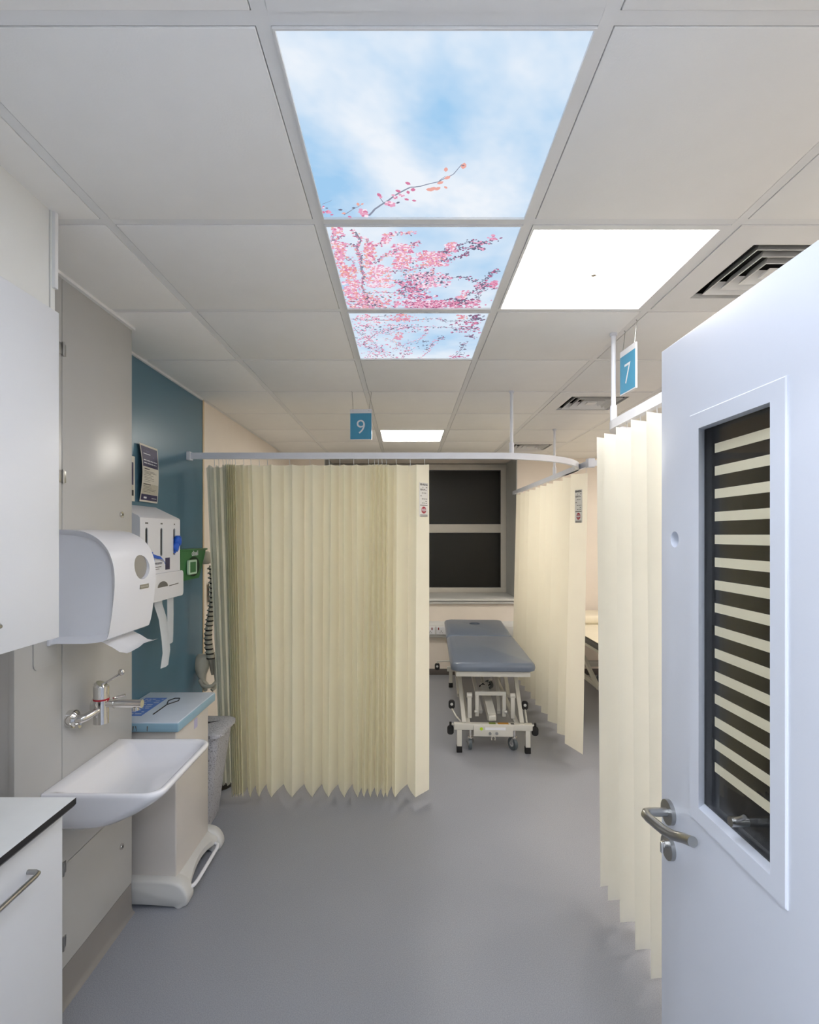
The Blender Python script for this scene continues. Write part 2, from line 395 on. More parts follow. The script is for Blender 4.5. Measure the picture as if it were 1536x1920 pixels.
# boxed-out service panels (grey laminate), z split at .48, X face -1.18, D 1.61..2.30
def duct():
    xf = -1.18
    root = thing('service_duct', 'boxed-out grey laminate pipe duct behind the white washbasin and tap', 'duct', (xf, 1.95, 0))
    obj('carcass', MB().box(XL + .001, xf - .018, 1.612, 2.298, .0, 2.508), 'grey', root, angle=0)
    sk = MB().prism([(xf - .03, 0), (xf + .016, 0), (xf + .007, .006), (xf + .001, .02), (xf - .002, .125), (xf - .03, .125)], 'y', 1.612, 2.298)
    obj('plinth', sk, 'skirt', root)
    obj('fixed_panel', MB().box(xf - .018, xf, 1.61, 1.832, .128, 2.50, .0015), 'grey', root)
    up = obj('upper_panel', MB().box(xf - .018, xf, 1.835, 2.30, .4825, 2.50, .0015), 'grey', root)
    lo = obj('lower_panel', MB().box(xf - .018, xf, 1.835, 2.30, .128, .4795, .0015), 'grey', root)
    def hinge(z, par):
        h = MB(); h.cyl((xf + .004, 1.8335, z - .024), (xf + .004, 1.8335, z + .024), .0045, n=10)
        h.box(xf, xf + .002, 1.815, 1.853, z - .02, z + .02, .0006); obj('hinge', h, 'steel', par)
    for z in (2.257, 1.82, 1.384): hinge(z, up)
    for z in (.564 - .03, .217): hinge(z - (.06 if z > .5 else 0), lo)
    def lock(z, par):
        h = MB(); h.cyl((xf, 2.213, z), (xf + .005, 2.213, z), .0125); h.cyl((xf + .005, 2.213, z), (xf + .0075, 2.213, z), .008)
        k = obj('lock', h, 'chrome', par); obj('keyway', MB().box(xf + .0075, xf + .0085, 2.211, 2.215, z - .005, z + .005), 'black', k)
    lock(1.704, up); lock(.331, lo)
duct()

# bulkhead above the wall cupboard
struct('trim_8', MB().box(XL, -.977, YF, 1.462, 2.20, CEIL).box(-1.02, -.974, 1.464, 1.482, 2.228, CEIL), 'wallw', angle=0)

# ------------------------------------------------------------------ luminaires / sky panels
def frame_ring(mb, a, b, c, d, wd, z0, z1):
    mb.box(a, b, c, c + wd, z0, z1); mb.box(a, b, d - wd, d, z0, z1); mb.box(a, a + wd, c + wd, d - wd, z0, z1); mb.box(b - wd, b, c + wd, d - wd, z0, z1); return mb
def cell(i, j, e=.0145):
    a = GX0 + G * i + e; c = GY0 + G * j + e; return a, a + G - 2 * e, c, c + G - 2 * e
def luminaire(i, j, m, label):
    a, b, c, d = cell(i, j); w_ = .05 if j == 0 else (.028 if (i, j) == (1, 2) else .016)
    r = thing('ceiling_light', label, 'light', ((a + b) / 2, (c + d) / 2, CEIL))
    wl_, wr_, wn_, wf_ = (.008, .022, .022, .004) if (i, j) == (1, 2) else (w_,) * 4
    obj('frame', MB().box(a, b, c, c + wn_, CEIL - .001, CEIL + .02).box(a, b, d - wf_, d, CEIL - .001, CEIL + .02).box(a, a + wl_, c + wn_, d - wf_, CEIL - .001, CEIL + .02).box(b - wr_, b, c + wn_, d - wf_, CEIL - .001, CEIL + .02), 'tee', r, angle=0)
    obj('diffuser', MB().box(a + wl_, b - wr_, c + wn_, d - wf_, CEIL + .004, CEIL + .012), m, r, angle=0)
    return r
l1 = luminaire(1, 2, 'lum', 'square white lit ceiling panel to the right of the blossom sky prints')
obj('sensor', MB().cyl((PX(1113.5, 1.835), 1.835, CEIL + .004), (PX(1113.5, 1.835), 1.835, CEIL - .001), .009), 'steel', l1)
luminaire(0, 7, 'lumfar', 'small far square lit ceiling panel behind the hanging number 9 sign')
for k, lb in (((4, 2), 'lit ceiling panel over the side bay just behind the open door'), ((4, 4), 'lit ceiling panel over the side bay beyond the number 7 sign'), ((4, 7), 'lit ceiling panel over the second couch by the window wall'), ((3, 1), 'lit ceiling panel above the open door, outside the photo'), ((0, 0), 'lit ceiling panel just inside the doorway above the camera')):  # all out of view, added to brighten the room
    luminaire(k[0], k[1], 'lumb' if k != (0, 0) else 'lumf', lb)
for x in (-1.0, .3):  # corridor panels added to send more light through the doorway
    r = thing('ceiling_light', 'cool lit panel in the corridor ceiling, ' + ('left of' if x < 0 else 'straight behind') + ' the doorway', 'light', (x, -1.2, CEIL), group='corridor ceiling lights')
    obj('frame', frame_ring(MB(), x - .3, x + .3, -1.5, -.9, .016, CEIL - .006, CEIL), 'tee', r, angle=0)
    obj('diffuser', MB().box(x - .284, x + .284, -1.484, -.916, CEIL - .004, CEIL - .001), 'lumc', r, angle=0)

def fbm(x, y, s, o=4): return noise.fractal(Vector((x * s, y * s, 3.7)), 0.7, 2.0, o)
def gauss(u, v, cu, cv, su, sv, ang=0):
    c, s = math.cos(ang), math.sin(ang); du, dv = u - cu, v - cv
    p, q = (du * c + dv * s) / su, (-du * s + dv * c) / sv
    return math.exp(-(p * p + q * q) * .5)
def sky_panel(j, label, cloud):
    a, b, c, d = cell(0, j)
    r = thing('sky_print_panel', label, 'ceiling light', ((a + b) / 2, (c + d) / 2, CEIL))
    obj('frame', frame_ring(MB(), a, b, c, d, .004, CEIL - .003, CEIL + .02), 'tee', r, angle=0)
    a, b, c, d = a + .004, b - .004, c + .004, d - .004; n = 90; z = CEIL + .004
    me = bpy.data.meshes.new('backlit_print'); vs = []; cols = []
    for q in range(n + 1):
        for p in range(n + 1):
            u, v = p / n, q / n; vs.append((a + (b - a) * u, c + (d - c) * v, z)); t = max(0, min(1, cloud(u, v)))
            blue = Vector((0.36, 0.61, 0.88)); wht = Vector((0.86, 0.91, 0.975)); k = blue.lerp(wht, t)
            cols += [k.x, k.y, k.z, 1]
    fs = [(q * (n + 1) + p, q * (n + 1) + p + 1, (q + 1) * (n + 1) + p + 1, (q + 1) * (n + 1) + p) for q in range(n) for p in range(n)]
    me.from_pydata(vs, [], fs); me.transform(Matrix.Translation(-r.location))
    at = me.color_attributes.new('print', 'FLOAT_COLOR', 'POINT'); at.data.foreach_set('color', cols)
    me.materials.append(M['sky']); o = bpy.data.objects.new('backlit_print', me); COL.objects.link(o); o.parent = r
    return r
def cloud1(u, v):
    n1 = fbm(u * 1.3 - v * .8, v + u * .4, 3.0); n2 = fbm(u + 7, v, 7)
    t = .20 + .22 * n1 + .08 * n2 + .05 * fbm(u * .6 - v * 1.2, v * .5 + u, 16)
    t += .75 * gauss(u, v, .22, .42, .42, .12, math.radians(52)) + .45 * gauss(u, v, .36, .85, .12, .2, math.radians(50))
    t += .35 * gauss(u, v, .25, .02, .35, .10) + .5 * gauss(u, v, .92, .12, .22, .14, .2) + .45 * gauss(u, v, .95, .85, .3, .25)
    t += .3 * gauss(u, v, .75, .75, .14, .4) + .2 * gauss(u, v, .4, .25, .08, .3, .2)
    t -= .28 * gauss(u, v, .52, .5, .13, .3) + .35 * gauss(u, v, .08, .85, .14, .16) + .1 * gauss(u, v, .97, .5, .05, .2)
    return t
def cloud2(u, v):
    return .62 + .3 * fbm(u + 3, v, 2.6) + .3 * gauss(u, v, .3, .2, .2, .2) - .4 * gauss(u, v, .5, .1, .14, .15) - .5 * gauss(u, v, .03, .72, .06, .06) - .35 * gauss(u, v, .6, .85, .12, .1) - .2 * gauss(u, v, .9, .2, .1, .3)
def cloud3(u, v):
    return .56 + .3 * fbm(u + 9, v, 2.6) + .4 * gauss(u, v, .5, 1, .5, .1) - .15 * gauss(u, v, .7, .6, .25, .2)
s1 = sky_panel(1, 'largest and nearest backlit ceiling panel printed with blue sky and one blossom sprig', cloud1)
s2 = sky_panel(2, 'middle backlit ceiling panel printed with dense pink blossom, beside the white light panel', cloud2)
s3 = sky_panel(3, 'farthest and smallest looking backlit sky panel with thin pink blossom twigs', cloud3)

# printed twigs and petals: flat print on the panels
Z = CEIL + .0025
def cpz(x, y): return Vector((*CP(x, y, Z), Z))
def in_panel(p, j):
    a, b, c, d = cell(0, j, .019); return a < p.x < b and c < p.y < d
def ribbon(mb, pts, w0, w1, j, mi=0):
    ps = [cpz(*p) for p in pts]; n = len(ps)
    for k in range(n - 1):
        p, q = ps[k], ps[k + 1]
        if not (in_panel(p, j) and in_panel(q, j)): continue
        dd = (q - p).normalized(); nn = Vector((dd.y, -dd.x, 0))
        wa = w0 + (w1 - w0) * k / max(1, n - 1); wb = w0 + (w1 - w0) * (k + 1) / max(1, n - 1)
        mb.quad(p - nn * wa, p + nn * wa, q + nn * wb, q - nn * wb, mi)
def petal(mb, x, y, l, ang, mi, j, k=.3, zo=-.0004):
    p = Vector((x, y, Z + zo)); d = Vector((math.cos(ang), math.sin(ang), 0)); nn = Vector((-d.y, d.x, 0)) * l * k
    if in_panel(p + d * l, j) and in_panel(p, j):
        mb.add([p, p + d * l * .35 + nn, p + d * l * .75 + nn * .8, p + d * l, p + d * l * .75 - nn * .8, p + d * l * .35 - nn], [(0, 1, 2, 3, 4, 5)], mi)
R = random.Random(11)
def flower(mb, x, y, l, j, mis, zo=-.0006):
    a0 = R.uniform(0, 6)
    for k in range(5): petal(mb, x, y, l * R.uniform(.8, 1.15), a0 + k * 1.257 + R.uniform(-.2, .2), R.choice(mis), j, .42, zo + R.uniform(-.0003, .0003))
def fine(pts, n=4):
    out = []
    for k in range(len(pts) - 1):
        for t in range(n):
            f = t / n; out.append((pts[k][0] + (pts[k + 1][0] - pts[k][0]) * f + (R.uniform(-1, 1) if t else 0) * .8, pts[k][1] + (pts[k + 1][1] - pts[k][1]) * f + (R.uniform(-1, 1) if t else 0) * .5))
    return out + [pts[-1]]
tw, pe = MB(), MB()      # panel 1
ribbon(tw, fine([(686, 410.5), (703, 392), (720, 381), (748, 362), (770, 351), (790, 349), (822, 341), (850, 327), (866, 308)], 3), .0032, .0009, 1)
ribbon(tw, fine([(645, 403), (668, 389), (677, 384)], 3), .0014, .0006, 1); ribbon(tw, fine([(720, 381), (712, 370)], 2), .0014, .0008, 1)
ribbon(tw, fine([(607, 407), (625, 410)], 3), .0014, .0008, 1); ribbon(tw, fine([(604, 383), (617, 378), (622, 375)], 2), .0008, .0004, 1)
ribbon(tw, fine([(822, 341), (836, 330)], 2), .001, .0006, 1)
for (x, y, l, a, mi) in ((868, 317, .022, -1.5, 3), (820, 352, .02, 2.9, 3), (826, 350, .018, 2.3, 3), (832, 340, .018, 2.6, 3), (836, 322, .016, -1.6, 3), (845, 330, .018, 2.5, 3), (815, 356, .022, -3.0, 3), (833, 349, .012, .8, 3), (714, 369, .017, -2, 1), (712, 372, .012, -1, 0), (777, 352, .014, 2.2, 1), (770, 346, .016, -2.5, 1), (752, 360, .016, -2.6, 1), (764, 357, .014, 1.3, 1), (742, 366, .012, -3, 0), (779, 354, .012, 2.3, 1), (758, 372, .014, .5, 1), (772, 375, .013, .3, 1), (750, 378, .012, 2.5, 5), (672, 386, .014, -1.6, 3), (667, 389, .011, 2.9, 5), (677, 384, .010, -.8, 3), (643, 393, .013, 3.1, 5), (649, 399, .013, 2.9, 3), (644, 406, .012, 2, 1), (652, 405, .012, 0.5, 1), (702, 409, .012, -2, 1), (700, 408, .01, 0, 7), (865, 310, .008, 0, 5), (610, 390, .008, 0, 5), (606, 395, .012, 1.5, 1), (616, 396, .010, .6, 0), (619, 403, .01, -.3, 1), (608, 402, .008, 2, 5), (614, 407, .01, 1, 6)):
    q = cpz(x, y); petal(pe, q.x, q.y, l * 1.05, a, [0, 1, 2, 3, 4, 5][min(mi, 5)], 1)
for (x, y, l) in ((680, 396, .016), (684, 402, .014), (735, 383, .014), (729, 381, .012), (616, 397, .009), (605, 388, .008), (753, 366, .009), (742, 370, .008)):
    q = cpz(x, y); flower(pe, q.x, q.y, l, 1, [0, 0, 1, 2])
PM = ['p1', 'p2', 'p3', 'p4', 'p6', 'p6', 'p7']
obj('twig', tw, 'p5', s1, angle=0); obj('blossom', pe, PM, s1, angle=0)['kind'] = 'stuff'
def zz(l): return [(590 + x / 3.746, 410 + y / 3.746) for x, y in l]
B2 = [(.0075, [(268, 72), (320, 150), (297, 215), (325, 270), (330, 360), (350, 405), (330, 465), (350, 520), (378, 545)]), (.002, [(640, 305), (760, 280), (870, 240), (980, 200), (1125, 150)]), (.002, [(760, 280), (900, 240), (1000, 222), (1130, 195), (1275, 145)]), (.0018, [(740, 350), (830, 310), (930, 290), (1040, 262), (1085, 240)]), (.0022, [(410, 395), (520, 370), (650, 365), (750, 340)]), (.003, [(430, 430), (600, 430), (750, 425), (900, 412), (1060, 415), (1130, 440), (1200, 470), (1270, 490)]), (.002, [(630, 380), (700, 410), (830, 400), (835, 345)]), (.003, [(370, 530), (450, 515), (560, 520), (680, 550), (790, 545)]), (.002, [(920, 575), (1060, 540), (1120, 510), (1200, 470)]), (.0014, [(1195, 465), (1205, 420), (1250, 380), (1285, 365)]), (.0016, [(1150, 575), (1155, 520), (1200, 480)]), (.003, [(125, 165), (140, 80)]), (.0016, [(130, 165), (190, 120)]), (.0016, [(165, 190), (270, 190)]), (.0016, [(430, 310), (480, 270), (540, 240), (590, 210)]), (.0014, [(540, 110), (620, 100), (690, 95)]), (.0012, [(330, 135), (390, 160)]), (.002, [(200, 260), (260, 290), (300, 380)]), (.0014, [(400, 190), (470, 170), (510, 140)]), (.0014, [(640, 540), (740, 470), (790, 470), (780, 520)]), (.0014, [(220, 500), (300, 560), (420, 600)]), (.0015, [(660, 230), (690, 180), (735, 165)])]
B3 = [(.003, [(245, 710), (400, 690), (600, 680)]), (.005, [(250, 712), (560, 712), (700, 715), (850, 700), (930, 720), (1100, 715)]), (.003, [(245, 740), (330, 820), (375, 842)]), (.004, [(345, 880), (390, 840), (440, 800), (560, 765), (780, 760), (960, 765), (1150, 775)]), (.0018, [(500, 840), (600, 880), (660, 930)]), (.0022, [(390, 850), (470, 920), (560, 980)]), (.0018, [(640, 880), (740, 850), (780, 800), (785, 770)]), (.0022, [(740, 982), (800, 930), (820, 880), (880, 840), (900, 835)]), (.0018, [(985, 970), (1030, 920), (1065, 870)]), (.0018, [(300, 870), (400, 910), (500, 960)]), (.0018, [(560, 920), (600, 870)]), (.0016, [(420, 790), (520, 810), (640, 760)]), (.0014, [(370, 980), (400, 930)])]
tw2, pe2, tw3, pe3 = MB(), MB(), MB(), MB()
for (B, twb, peb, j) in ((B2, tw2, pe2, 2), (B3, tw3, pe3, 3)):
    for wd, pts in B:
        f = fine(zz(pts), 5); ribbon(twb, f, wd * .62, wd * .3 if wd < .006 else wd * .5, j)
        L_ = len(f)
        for k, p in enumerate(f):
            for _ in range(4):
                q = cpz(p[0] + R.gauss(0, 2.2), p[1] + R.gauss(0, 1.6))
                zx = (p[0] - 590) * 3.746
                mis = [4, 5, 4, 6, 1] if (zx > 880 or R.random() < .3) else [0, 0, 1, 2, 3]
                petal(peb, q.x, q.y, R.uniform(.006, .012), R.uniform(0, 6.28), R.choice(mis), j, .3)
def cluster(peb, j, x0, x1, y0, y1, n, mis, l=(.006, .012)):
    for _ in range(n):
        p = zz([(R.triangular(x0, x1), R.uniform(y0, y1))])[0]; q = cpz(*p)
        if R.random() < .5: flower(peb, q.x, q.y, R.uniform(*l), j, mis)
        else: petal(peb, q.x, q.y, R.uniform(*l) * 1.2, R.uniform(0, 6.28), R.choice(mis), j, .35)
PK = [0, 0, 0, 1, 2, 2, 3]
for a in ((115, 215, 160, 330, 60, PK), (160, 300, 330, 420, 60, [3, 3, 1, 0, 2]), (180, 340, 430, 540, 90, PK), (190, 560, 540, 640, 190, [0, 1, 3, 2, 4, 0]), (520, 1240, 575, 640, 260, [0, 1, 1, 2, 6, 0]), (540, 900, 520, 600, 70, [0, 1, 2, 6]), (340, 430, 170, 340, 60, [0, 3, 2, 1]), (540, 690, 180, 350, 90, PK), (470, 540, 110, 170, 16, PK), (690, 950, 230, 330, 80, PK), (350, 560, 330, 480, 130, [0, 3, 2, 0, 2]), (600, 970, 380, 480, 110, [0, 2, 0, 4, 2]), (560, 780, 440, 520, 50, [0, 1, 4]), (920, 1000, 170, 230, 24, PK), (1000, 1080, 510, 560, 16, PK), (1230, 1290, 440, 480, 10, [1, 0]), (940, 1130, 560, 600, 24, [4, 5, 6]), (1120, 1230, 450, 490, 14, [4, 0]), (1090, 1200, 160, 215, 14, [4, 4, 0]), (120, 200, 70, 110, 10, PK), (1220, 1280, 110, 145, 5, [1, 0])):
    cluster(pe2, 2, a[0], a[1], a[2], a[3], int(a[4] * 1.7), a[5])
for a in ((240, 520, 670, 760, 60, PK), (500, 720, 670, 720, 60, [0, 1, 3]), (1000, 1080, 675, 705, 20, [1, 3]), (1070, 1200, 675, 715, 40, [5, 6, 4]), (940, 1180, 725, 800, 90, [6, 1, 5, 0]), (1050, 1150, 815, 840, 20, [6, 5]), (250, 450, 740, 900, 90, [0, 2, 0, 4]), (350, 800, 740, 800, 90, [0, 2, 4]), (540, 640, 800, 850, 26, [1, 0, 3]), (300, 560, 880, 990, 80, [0, 2, 1, 4]), (560, 720, 900, 990, 50, [0, 4, 2, 6]), (930, 1090, 960, 990, 34, [6, 1, 0]), (700, 860, 850, 920, 20, [4, 5]), (1000, 1080, 870, 960, 16, [4, 5])):
    cluster(pe3, 3, a[0], a[1], a[2], a[3], int(a[4] * 1.0), a[5], (.005, .010))
obj('twig', tw2, 'p5', s2, angle=0); obj('blossom', pe2, PM, s2, angle=0)['kind'] = 'stuff'
obj('twig', tw3, 'p5', s3, angle=0); obj('blossom', pe3, PM, s3, angle=0)['kind'] = 'stuff'

# air diffusers
def diffuser(i, j, label):
    a, b, c, d = cell(i, j); r = thing('air_diffuser', label, 'air vent', ((a + b) / 2, (c + d) / 2, CEIL))
    obj('face_plate', frame_ring(MB(), a, b, c, d, .10, CEIL - .002, CEIL + .016), 'tee', r, angle=0)
    a, b, c, d = a + .10, b - .10, c + .10, d - .10
    obj('plenum_box', MB().box(a - .02, b + .02, c - .02, d + .02, CEIL + .09, CEIL + .10).box(a - .02, a - .01, c, d, CEIL + .016, CEIL + .09).box(b + .01, b + .02, c, d, CEIL + .016, CEIL + .09).box(a, b, c - .02, c - .01, CEIL + .016, CEIL + .09).box(a, b, d + .01, d + .02, CEIL + .016, CEIL + .09), 'dark', r, angle=0)
    for k in range(4):
        e = .028 + .042 * k; o = .026
        lo = [(a + e, c + e), (b - e, c + e), (b - e, d - e), (a + e, d - e)]; e2 = e + o
        hi = [(a + e2, c + e2), (b - e2, c + e2), (b - e2, d - e2), (a + e2, d - e2)]
        m = MB()
        if k < 3:
            m.loft([[(x, y, CEIL - .002) for x, y in lo], [(x, y, CEIL + .034) for x, y in hi]], False)
            e3 = e + .004; lo2 = [(a + e3, c + e3), (b - e3, c + e3), (b - e3, d - e3), (a + e3, d - e3)]
            m.loft([[(x, y, CEIL - .002) for x, y in lo], [(x, y, CEIL - .002) for x, y in lo2]], False)
            m.loft([[(x, y, CEIL - .002) for x, y in lo2], [(x + (.004 if x < (a + b) / 2 else -.004), y + (.004 if y < (c + d) / 2 else -.004), CEIL + .034) for x, y in hi]], False)
            obj('louvre', m, 'tee', r, angle=0)
        else: obj('centre_plate', MB().box(a + e, b - e, c + e, d - e, CEIL - .002, CEIL + .004), 'tee', r, angle=0)
diffuser(2, 2, 'nearest square ceiling air vent, partly hidden by the top of the open door')
diffuser(2, 5, 'square ceiling air vent beside the white rod above the right-hand curtain')
diffuser(2, 8, 'farthest ceiling air vent, just above the curved end of the curtain track')

# ------------------------------------------------------------------ hanging bay signs
def sign(ch, y_or_x, axis, label, c0, hooks, tilt):
    # local frame: u along sign width (towards reader's right), v up
    org = Vector(c0); U = Vector((math.cos(tilt), math.sin(tilt), 0)); V = Vector((0, 0, 1)); Wn = U.cross(V)  # Wn faces the reader
    r = thing('hanging_sign', label, 'sign', tuple(org))
    def slab(u0, u1, v0, v1, t0, t1):
        mb = MB(); pts = [[org + U * u + V * v + Wn * t for u, v in ((u0, v0), (u1, v0), (u1, v1), (u0, v1))] for t in (t0, t1)]
        return mb.loft(pts)
    obj('board', slab(-.068, .068, -.19, 0, -.004, .004), 'plas', r)
    obj('blue_face', slab(-.066, .066, -.186, -.026, .004, .0048), 'signb', r)
    text('number', ch, .125, org + V * -.152 + Wn * .0056, U, V, 'wht', r, bold=-.001)
    for h, u in zip(hooks, (-.05, .05)):
        h = Vector(h); e = org + U * u + V * -.008
        mid = h.lerp(e, .5) + Vector((.003, 0, 0))
        obj('wire_hook', MB().tube([h + Vector((0, 0, .004)), h + Vector((.006, 0, -.004)), h + Vector((.004, 0, -.012)), mid, e + Vector((0, 0, .004)), e + Vector((0, -.006, -.004)) ], .0014, 6), 'steel', r)
    return r
o9 = Vector((PX(677, 3.33), 3.33, 2.402))
sign('9', 0, 0, 'blue and white number 9 sign hanging from the ceiling over the left curtain', o9, [(PX(659, 3.33), 3.33, CEIL), (PX(695, 3.33), 3.33, CEIL)], -.06)
o7 = Vector((.945, 2.275, 2.418))
sign('7', 0, 0, 'blue and white number 7 sign hanging side-on by the right curtain rod', o7, [(.95, 2.335, CEIL), (.95, 2.215, CEIL)], math.radians(-86))

# ------------------------------------------------------------------ curtain tracks and rods
ZT = 2.105
tr = thing('curtain_track', 'white curtain rail running from the teal wall and curving round bay 9', 'curtain rail', (0, 3.287, ZT))
path = [(XL + .002, 3.287, ZT), (-.6, 3.287, ZT), (0, 3.287, ZT), (.53, 3.287, ZT)] + [(x, y, ZT) for x, y in arc(.53, 3.287 + .713, .713, -90, 0, 18)[1:]] + [(1.243, 4.2, ZT)]
obj('rail', MB().sweep(path, .026, .038), 'track', tr)
obj('wall_bracket', MB().box(XL, XL + .03, 3.262, 3.312, 2.078, 2.13, .003), 'track', tr)
def rod(x, y, par):
    obj('rod', MB().cyl((x, y, ZT + .018), (x, y, CEIL), .010, n=16).cyl((x, y, ZT + .016), (x, y, ZT + .085), .0145, n=16).cyl((x, y, CEIL - .012), (x, y, CEIL), .016, n=16), 'track', par)
rod(.652, 3.31, tr)
tr2 = thing('curtain_track', 'white curtain rail running back to the window wall above the beige divider curtain', 'curtain rail', (1.243, 4.9, ZT))
obj('rail', MB().sweep([(1.243, 3.62, ZT), (1.243, 4.8, ZT), (1.243, 6.19, ZT)], .026, .038), 'track', tr2)
obj('rail_joint', MB().box(1.22, 1.266, 3.585, 3.64, 2.075, 2.135, .003), 'track', tr2)
rod(1.247, 4.5, tr2)
tr3 = thing('curtain_track', 'white curtain rail across the front of the second bay, beyond the right curtain', 'curtain rail', (2.3, 3.6, ZT))
obj('rail', MB().sweep([(1.266, 3.612, ZT), (2.3, 3.612, ZT), (XR - .002, 3.612, ZT)], .026, .038), 'track', tr3)
rod(2.3, 3.612, tr3)
tr4 = thing('curtain_track', 'white curtain rail nearest the open door, held by a tall white rod', 'curtain rail', (.913, 1.6, ZT))
obj('rail', MB().sweep([(.913, YF, ZT), (.913, 1.2, ZT), (.913, 2.33, ZT)] + [(x, y, ZT) for x, y in arc(1.113, 2.33, .20, 180, 90, 10)[1:]] + [(XR - .002, 2.53, ZT)], .026, .038), 'track', tr4)
rod(.915, 2.362, tr4); rod(.913, .9, tr4)

# ------------------------------------------------------------------ curtains
def pleat(top, bot, zt, zb, nz=14, sag=.012, sub=3, bulge=0.0, zfun=None):
    """top, bot: equal lists of (x, y); straight or bowed panels between folds"""
    def dens(pl):
        out = []
        for k in range(len(pl) - 1):
            a, b = Vector(pl[k]), Vector(pl[k + 1]); d = b - a; nn = Vector((d.y, -d.x)); sg = 1 if k % 2 else -1
            for t in range(sub):
                f = t / sub; p = a.lerp(b, f) + nn * ((0 if k in (0, len(pl) - 2) else bulge) * sg * math.sin(math.pi * f)); out.append((p.x, p.y, k + f))
        out.append((pl[-1][0], pl[-1][1], len(pl) - 1)); return out
    T, B_ = dens(top), dens(bot); rings = []
    for q in range(nz + 1):
        f = q / nz; row = []
        for (a, b, k), (c, d, _) in zip(T, B_):
            e = f ** 1.0; wob = .0014 * noise.noise(Vector((k * .7, f * 2.5, 5.0)))
            x = a + (c - a) * e + wob; y = b + (d - b) * e + wob
            zz_ = zt - sag * abs(math.sin(math.pi * k / 2 + math.pi / 2)) if q == 0 else zt + (zb - zt) * f
            row.append((x, y, zz_))
        rings.append(row)
    return MB().loft(rings, False, closed=False)
def hooks_at(pts, par, zt, z2=ZT - .019):
    for x, y in pts:
        obj('hook', MB().tube([(x, y, zt - .012), (x + .002, y, zt + .002), (x, y, z2 + .002)], .0016, 6), 'wht', par)

# bay 9 front curtain
topx = [421, 425, 429, 433, 437, 441, 455, 472, 508.6, 548, 586, 621, 645, 669, 694, 704, 712, 719, 728, 744.5, 781, 804.5]
botx = [434, 438, 442, 446, 450, 456, 470, 486, 509, 548, 586, 616, 646, 671, 683, 695, 708, 720, 726, 741, 779, 804]
DN, DB = 3.175, 3.345
def zig(xs, dn, db, fr=.6):
    out = []
    for k, x in enumerate(xs):
        out.append((PX(x, dn), dn))
        if k < len(xs) - 2:
            q = x + (xs[k + 1] - x) * fr; e = db if xs[k + 1] - x > 18 else dn + .055 + (db - dn - .055) * max(0, (xs[k + 1] - x - 5) / 13)
            out.append((PX(q, e), e))
    return out
_c = None
c1 = thing('privacy_curtain', 'long cream pleated curtain drawn across the front of bay 9', 'curtain', (-.45, 3.287, 0))
T_, B_ = zig(topx, DN + .04, DB), zig(botx, DN, DB)
T_[-1] = (PX(804.5, DN + .12), DN + .12); B_[-1] = (PX(805, DN + .10), DN + .10)
obj('cloth', pleat(T_, B_, 2.055, .062, sub=4, bulge=.03), 'curt', c1, angle=50)
hooks_at([(x, 3.287) for x in [PX(q, 3.287) for q in (402, 410, 418, 424, 428, 431, 436, 441, 457, 470, 486, 501, 543, 581, 617, 637, 663, 691, 702, 709, 716, 724, 743, 769, 796)]], c1, 2.052)
# printed care label on the end fold
def care_label(root, org, U, local=False, s=1.0):
    org = Vector(org); U = Vector(U).normalized(); V = Vector((0, 0, 1)); W = U.cross(V)
    def q(u0, u1, v0, v1, t=.0): return [org + (U * u + V * v) * s + W * t for u, v in ((u0, v0), (u1, v0), (u1, v1), (u0, v1))]
    lab = obj('care_label', MB().loft([q(-.052, .052, -.27, .0, .001), q(-.052, .052, -.27, 0, .002)]), M['labelgrey'], root, label='grey printed care label')
    text('lettering', 'BEHRENS', .021 * s, org + V * -.022 * s + W * .0028, U, V, 'inkd', lab, bold=.0004)
    g = MB(); rr = random.Random(2)
    for k, v in enumerate((-.040, -.055, -.062, -.085, -.108, -.132, -.150, -.165)):
        u = -.04
        while u < .036:
            l = rr.uniform(.008, .02)
            if rr.random() < .72: g.quad(*q(u, min(u + l, .044), v, v + .0055, .0026))
            u += l + .006
    for v in (-.18, -.258, -.268): g.quad(*q(-.043, .043, v - .003, v + .003, .0026))
    obj('print_line', g, 'ink', lab, angle=0, kind='stuff')
    cc = org + V * -.218 * s + W * .0027; n = 28
    obj('red_disc', MB().add([cc + (U * math.cos(t) + V * math.sin(t)) * .028 * s for t in [2 * math.pi * k / n for k in range(n)]], [tuple(range(n))]), 'red', lab, angle=0)
    obj('white_bar', MB().quad(*[p for p in q(-.025, .025, -.2225, -.2135, .0032)]), 'wht', lab, angle=0)
    text('lettering', 'DO NOT', .011 * s, org + V * -.2095 * s + W * .0034, U, V, 'wht', lab); text('lettering', 'WASH', .011 * s, org + V * -.2345 * s + W * .0034, U, V, 'wht', lab)
M['labelgrey'] = mat('label_ground', (232, 231, 226), 0.7)
# end panel of bay 9 curtain: from the last back fold to the edge
pb, pe_ = Vector(T_[-2]), Vector(T_[-1])
care_label(c1, (*(pb.lerp(pe_, .52) + Vector(((pe_ - pb).y, -(pe_ - pb).x)).normalized() * .004), 1.937), (*(pe_ - pb), 0), s=.76)

# sage curtain bunched behind
c2 = thing('privacy_curtain', 'grey-green shaded curtain bunched behind the left end of the cream bay 9 curtain', 'curtain', (-1.2, 3.4, 0))
def path_px(l): return [(PX(x, d), d) for x, d in l]
tp = path_px([(387, 3.34), (392, 3.28), (401, 3.33), (405, 3.27), (412, 3.33), (417, 3.27), (426, 3.32), (434, 3.26)])
bt = path_px([(414, 3.34), (418, 3.28), (422, 3.33), (426, 3.28), (432, 3.33), (436, 3.27), (442, 3.32), (446, 3.27)])
obj('cloth', pleat(tp, bt, 2.05, .08, sub=4, bulge=.12), 'sage', c2, angle=60)

